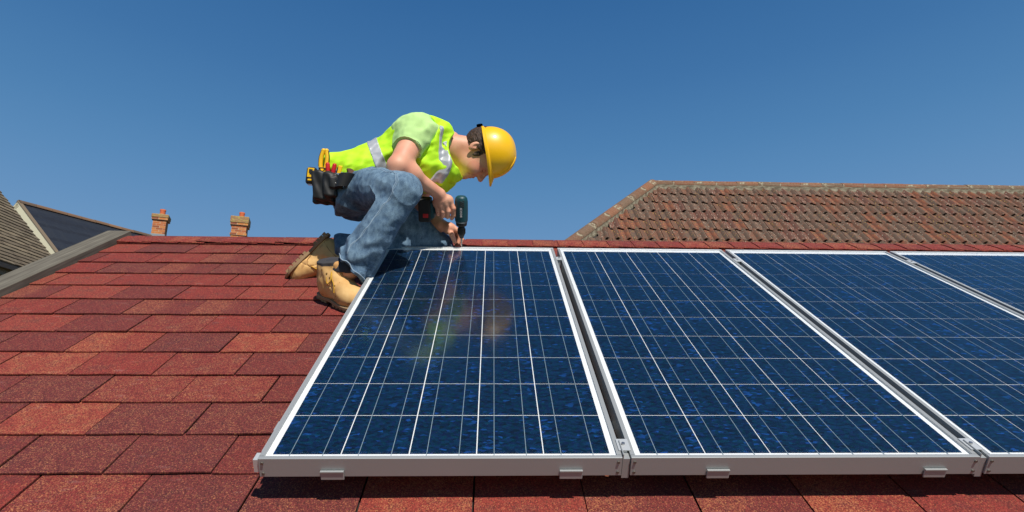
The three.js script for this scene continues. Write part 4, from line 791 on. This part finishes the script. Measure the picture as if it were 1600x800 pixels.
  const pouchF = p => {
    const q = toP(p); const w = 1 + 0.08 * (q[1] / 0.07);
    const a = rb([-0.018, -0.002, 0.008], [0.055, 0.07, 0.028], 0.014)([q[0] / w, q[1], q[2]]), b = smin(rb([0.02, 0.002, 0.034], [0.034, 0.058, 0.024], 0.014)(q), rb([0.05, 0.012, 0.056], [0.03, 0.026, 0.008], 0.006)(q), 0.008), c = rb([-0.028, -0.01, -0.02], [0.053, 0.073, 0.014], 0.008)(q);
    const cut = rb([-0.018, 0.075, 0.008], [0.045, 0.03, 0.018], 0.008)(q);
    return Math.max(smin(smin(a, b, 0.008), c, 0.006), -cut) + 0.0025 * nz(p[0] * 30, p[1] * 20, p[2] * 30) + 0.0018 * Math.sin(q[0] * 130 + 3 * q[1] * 20);
  };
  wadd('pouch', nets(pouchF, [-0.9, 1.55, -2.2], [-0.62, 1.82, -1.98], 0.0042), leather, belt);
  const loop = new THREE.CylinderGeometry(0.036, 0.034, 0.062, 22, 3, true, 0, Math.PI * 2); const lp2 = new THREE.CylinderGeometry(0.031, 0.029, 0.062, 22, 1, true);
  const lm = frameMatrix(V(...PQ(0.088, 0.012, 0.062)), V(...px), V(...nrm3(add3(mul3(py, 0.97), mul3(px, 0.2)))), V(...pz));
  wadd('hammer_loop', merge([loop, lp2, new THREE.TorusGeometry(0.0335, 0.003, 6, 22).rotateX(Math.PI / 2).translate(0, 0.031, 0), new THREE.TorusGeometry(0.0315, 0.003, 6, 22).rotateX(Math.PI / 2).translate(0, -0.031, 0)]).applyMatrix4(lm), leather, belt);
  for (const [x, y] of [[0.056, 0.02], [0.05, 0.002]]) wadd('rivet', new THREE.SphereGeometry(0.0036, 10, 8).translate(...PQ(x, y, 0.0655)), srgb(214, 214, 210, 0.3, { metalness: 0.8 }), belt);

  // --- tools carried in the pouch: things of their own
  const atP = (x, y, z, rz = 0) => { const m = frameMatrix(V(...PQ(x, y, z)), V(...px), V(...py), V(...pz)); return m.multiply(new THREE.Matrix4().makeRotationZ(rz)); };
  const place = (g, m) => m.decompose(g.position, g.quaternion, g.scale);
  const yel = srgb(244, 190, 20, 0.45), blk = srgb(26, 24, 22, 0.6), red = srgb(196, 22, 28, 0.4);
  const pl = thing('pliers', 'yellow and black pliers handles standing out of the tool pouch', 'pliers'); place(pl, atP(-0.04, 0.068, 0.006, -0.03));
  for (const s of [-1, 1]) { const hcurve = [V(s * 0.006, 0, 0), V(s * 0.013, 0.03, 0), V(s * 0.014, 0.07, 0), V(s * 0.007, 0.105, 0)]; add('handle', tube(hcurve, 0.0105, 16, 8), yel, pl); add('grip_strip', tube(hcurve.slice(1).map(p => V(p.x + s * 0.006, p.y, p.z)), 0.0065, 12, 6), blk, pl); const cp = add('end_cap', new THREE.SphereGeometry(0.0108, 12, 8), yel, pl); cp.position.set(s * 0.007, 0.105, 0); }
  add('collar', new THREE.TorusGeometry(0.018, 0.003, 6, 16).rotateX(Math.PI / 2), blk, pl).position.y = 0.018; add('jaw', box(-0.012, 0.012, -0.05, 0.004, -0.006, 0.006), steel, pl);
  const sdGeo = new THREE.LatheGeometry([[0.0, 0.052], [0.007, 0.052], [0.0105, 0.045], [0.0105, 0.006], [0.007, -0.004], [0.004, -0.008], [0, -0.008]].map(p => new THREE.Vector2(...p)), 12);
  [[-0.012, 0.062, 0.012, 0.1, 'red screwdriver handle next to the pliers in the tool pouch'], [0.014, 0.054, 0.02, -0.12, 'red screwdriver handle next to the yellow chisel in the tool pouch']].forEach(([x, y, z, a, lab]) => { const s = thing('screwdriver', lab, 'screwdriver', null, 'red screwdrivers in the tool pouch'); place(s, atP(x, y, z, a)); add('handle', sdGeo, red, s); add('shaft', new THREE.CylinderGeometry(0.003, 0.003, 0.06, 8).translate(0, -0.036, 0), steel, s); });
  const ch = thing('chisel', 'small yellow chisel handle at the right of the tool pouch', 'chisel'); place(ch, atP(0.04, 0.06, 0.014, -0.15)); add('handle', rbox(0.02, 0.05, 0.014, 0.005).translate(0, 0.012, 0), yel, ch); add('side_grip', rbox(0.007, 0.04, 0.015, 0.003).translate(-0.009, 0.008, 0), blk, ch); add('blade', box(-0.006, 0.006, -0.05, -0.012, -0.002, 0.002), steel, ch);
  const tm = thing('tape_measure', 'yellow and black tape measure clipped to the left of the tool pouch', 'tape measure'); place(tm, atP(-0.088, 0.052, 0.012, -0.04));
  add('case', rbox(0.046, 0.082, 0.034, 0.014), blk, tm); add('face', rbox(0.03, 0.044, 0.003, 0.0012).translate(0.001, 0.012, 0.0172), yel, tm); add('badge', rbox(0.017, 0.017, 0.002, 0.0008).translate(0.001, 0.019, 0.0192), blk, tm); add('badge', box(-0.003, 0.005, 0.003, 0.012, 0.0182, 0.0198), blk, tm); add('lock', rbox(0.018, 0.008, 0.004, 0.0015).translate(0, -0.022, 0.0172), yel, tm); add('hook', box(-0.01, 0.01, -0.044, -0.04, -0.006, 0.008), steel, tm);
  add('clip', box(0.02, 0.034, -0.01, 0.03, -0.012, -0.008), steel, tm);
}

// ---------------------------------------------------------------- cordless drill in the worker's right hand
{
  const d = thing('cordless_drill', 'teal cordless drill with red trigger held upright on the panel edge', 'drill', RW(-0.152, 2.772, 0.001));
  const y = RW(0, 0, 1), x = RW(1, -0.06, 0.0).normalize(), z = x.clone().cross(y).normalize(); x.copy(y.clone().cross(z));
  d.quaternion.setFromRotationMatrix(new THREE.Matrix4().makeBasis(x, y, z));
  const teal = srgb(14, 66, 74, 0.45), blk = srgb(24, 24, 26, 0.55), red = srgb(196, 20, 30, 0.45);
  const prof = (p, n = 24) => new THREE.LatheGeometry(p.map(q => new THREE.Vector2(...q)), n);
  add('bit', prof([[0, 0], [0.0022, 0.004], [0.0026, 0.012], [0.0026, 0.03], [0.0042, 0.032], [0.0042, 0.055], [0, 0.056]], 12), steel, d);
  const ck = add('chuck', prof([[0.004, 0.045], [0.009, 0.047], [0.014, 0.06], [0.0165, 0.066], [0.0185, 0.07], [0.0185, 0.098], [0.0165, 0.1], [0.0165, 0.112], [0, 0.112]]), blk, d);
  const rid = []; for (let i = 0; i < 18; i++) { const a = i / 18 * Math.PI * 2; rid.push(box(-0.0014, 0.0014, 0.072, 0.096, -0.0014, 0.0014).translate(Math.cos(a) * 0.0188, 0, Math.sin(a) * 0.0188)); } add('knurl', merge(rid), blk, ck);
  add('torque_ring', prof([[0, 0.112], [0.025, 0.112], [0.0275, 0.118], [0.0275, 0.128], [0.029, 0.1285], [0, 0.129]]), blk, d); add('ring', prof([[0.0265, 0.128], [0.0282, 0.129], [0.0282, 0.1325], [0.0265, 0.133]]), srgb(150, 156, 160, 0.4, { metalness: 0.6 }), d);
  add('body', prof([[0, 0.13], [0.029, 0.131], [0.032, 0.14], [0.033, 0.19], [0.0325, 0.235], [0.0295, 0.252], [0.02, 0.262], [0, 0.265]]).scale(1, 1, 0.9), teal, d);
  const vents = []; for (let i = 0; i < 4; i++) { const g = rbox(0.026, 0.0045, 0.004, 0.0015); g.rotateZ(-0.5); vents.push(g.translate(0.006, 0.245 - i * 0.0095, 0.0268 + (i ? 0.0015 : -0.002))); } add('vents', merge(vents), blk, d);
  add('handle', (() => { const c = new THREE.CatmullRomCurve3([V(-0.02, 0.2, 0), V(-0.055, 0.2, 0), V(-0.1, 0.192, 0), V(-0.145, 0.19, 0)]); return new THREE.TubeGeometry(c, 16, 0.0185, 12); })(), teal, d);
  add('trigger', rbox(0.022, 0.016, 0.017, 0.005).translate(-0.043, 0.176, 0), red, d);
  const b = add('battery', rbox(0.062, 0.118, 0.07, 0.01).translate(-0.178, 0.19, 0), blk, d); add('release', rbox(0.026, 0.02, 0.005, 0.002).translate(-0.172, 0.166, 0.036), red, b);
  add('battery_foot', rbox(0.03, 0.085, 0.056, 0.01).translate(-0.146, 0.19, 0), teal, d);
  const font = await new FontLoader().loadAsync('fonts/droid/droid_sans_bold.typeface.json');
  const tg = new TextGeometry('BOSCH', { font, size: 0.0105, depth: 0.0012, curveSegments: 3 }); tg.computeBoundingBox(); tg.translate(-tg.boundingBox.max.x / 2, -0.005, 0); tg.rotateZ(Math.PI / 2).translate(0.002, 0.184, 0.0295);
  add('lettering', tg, srgb(206, 196, 196, 0.5), d);
}
renderer.render(scene, camera);
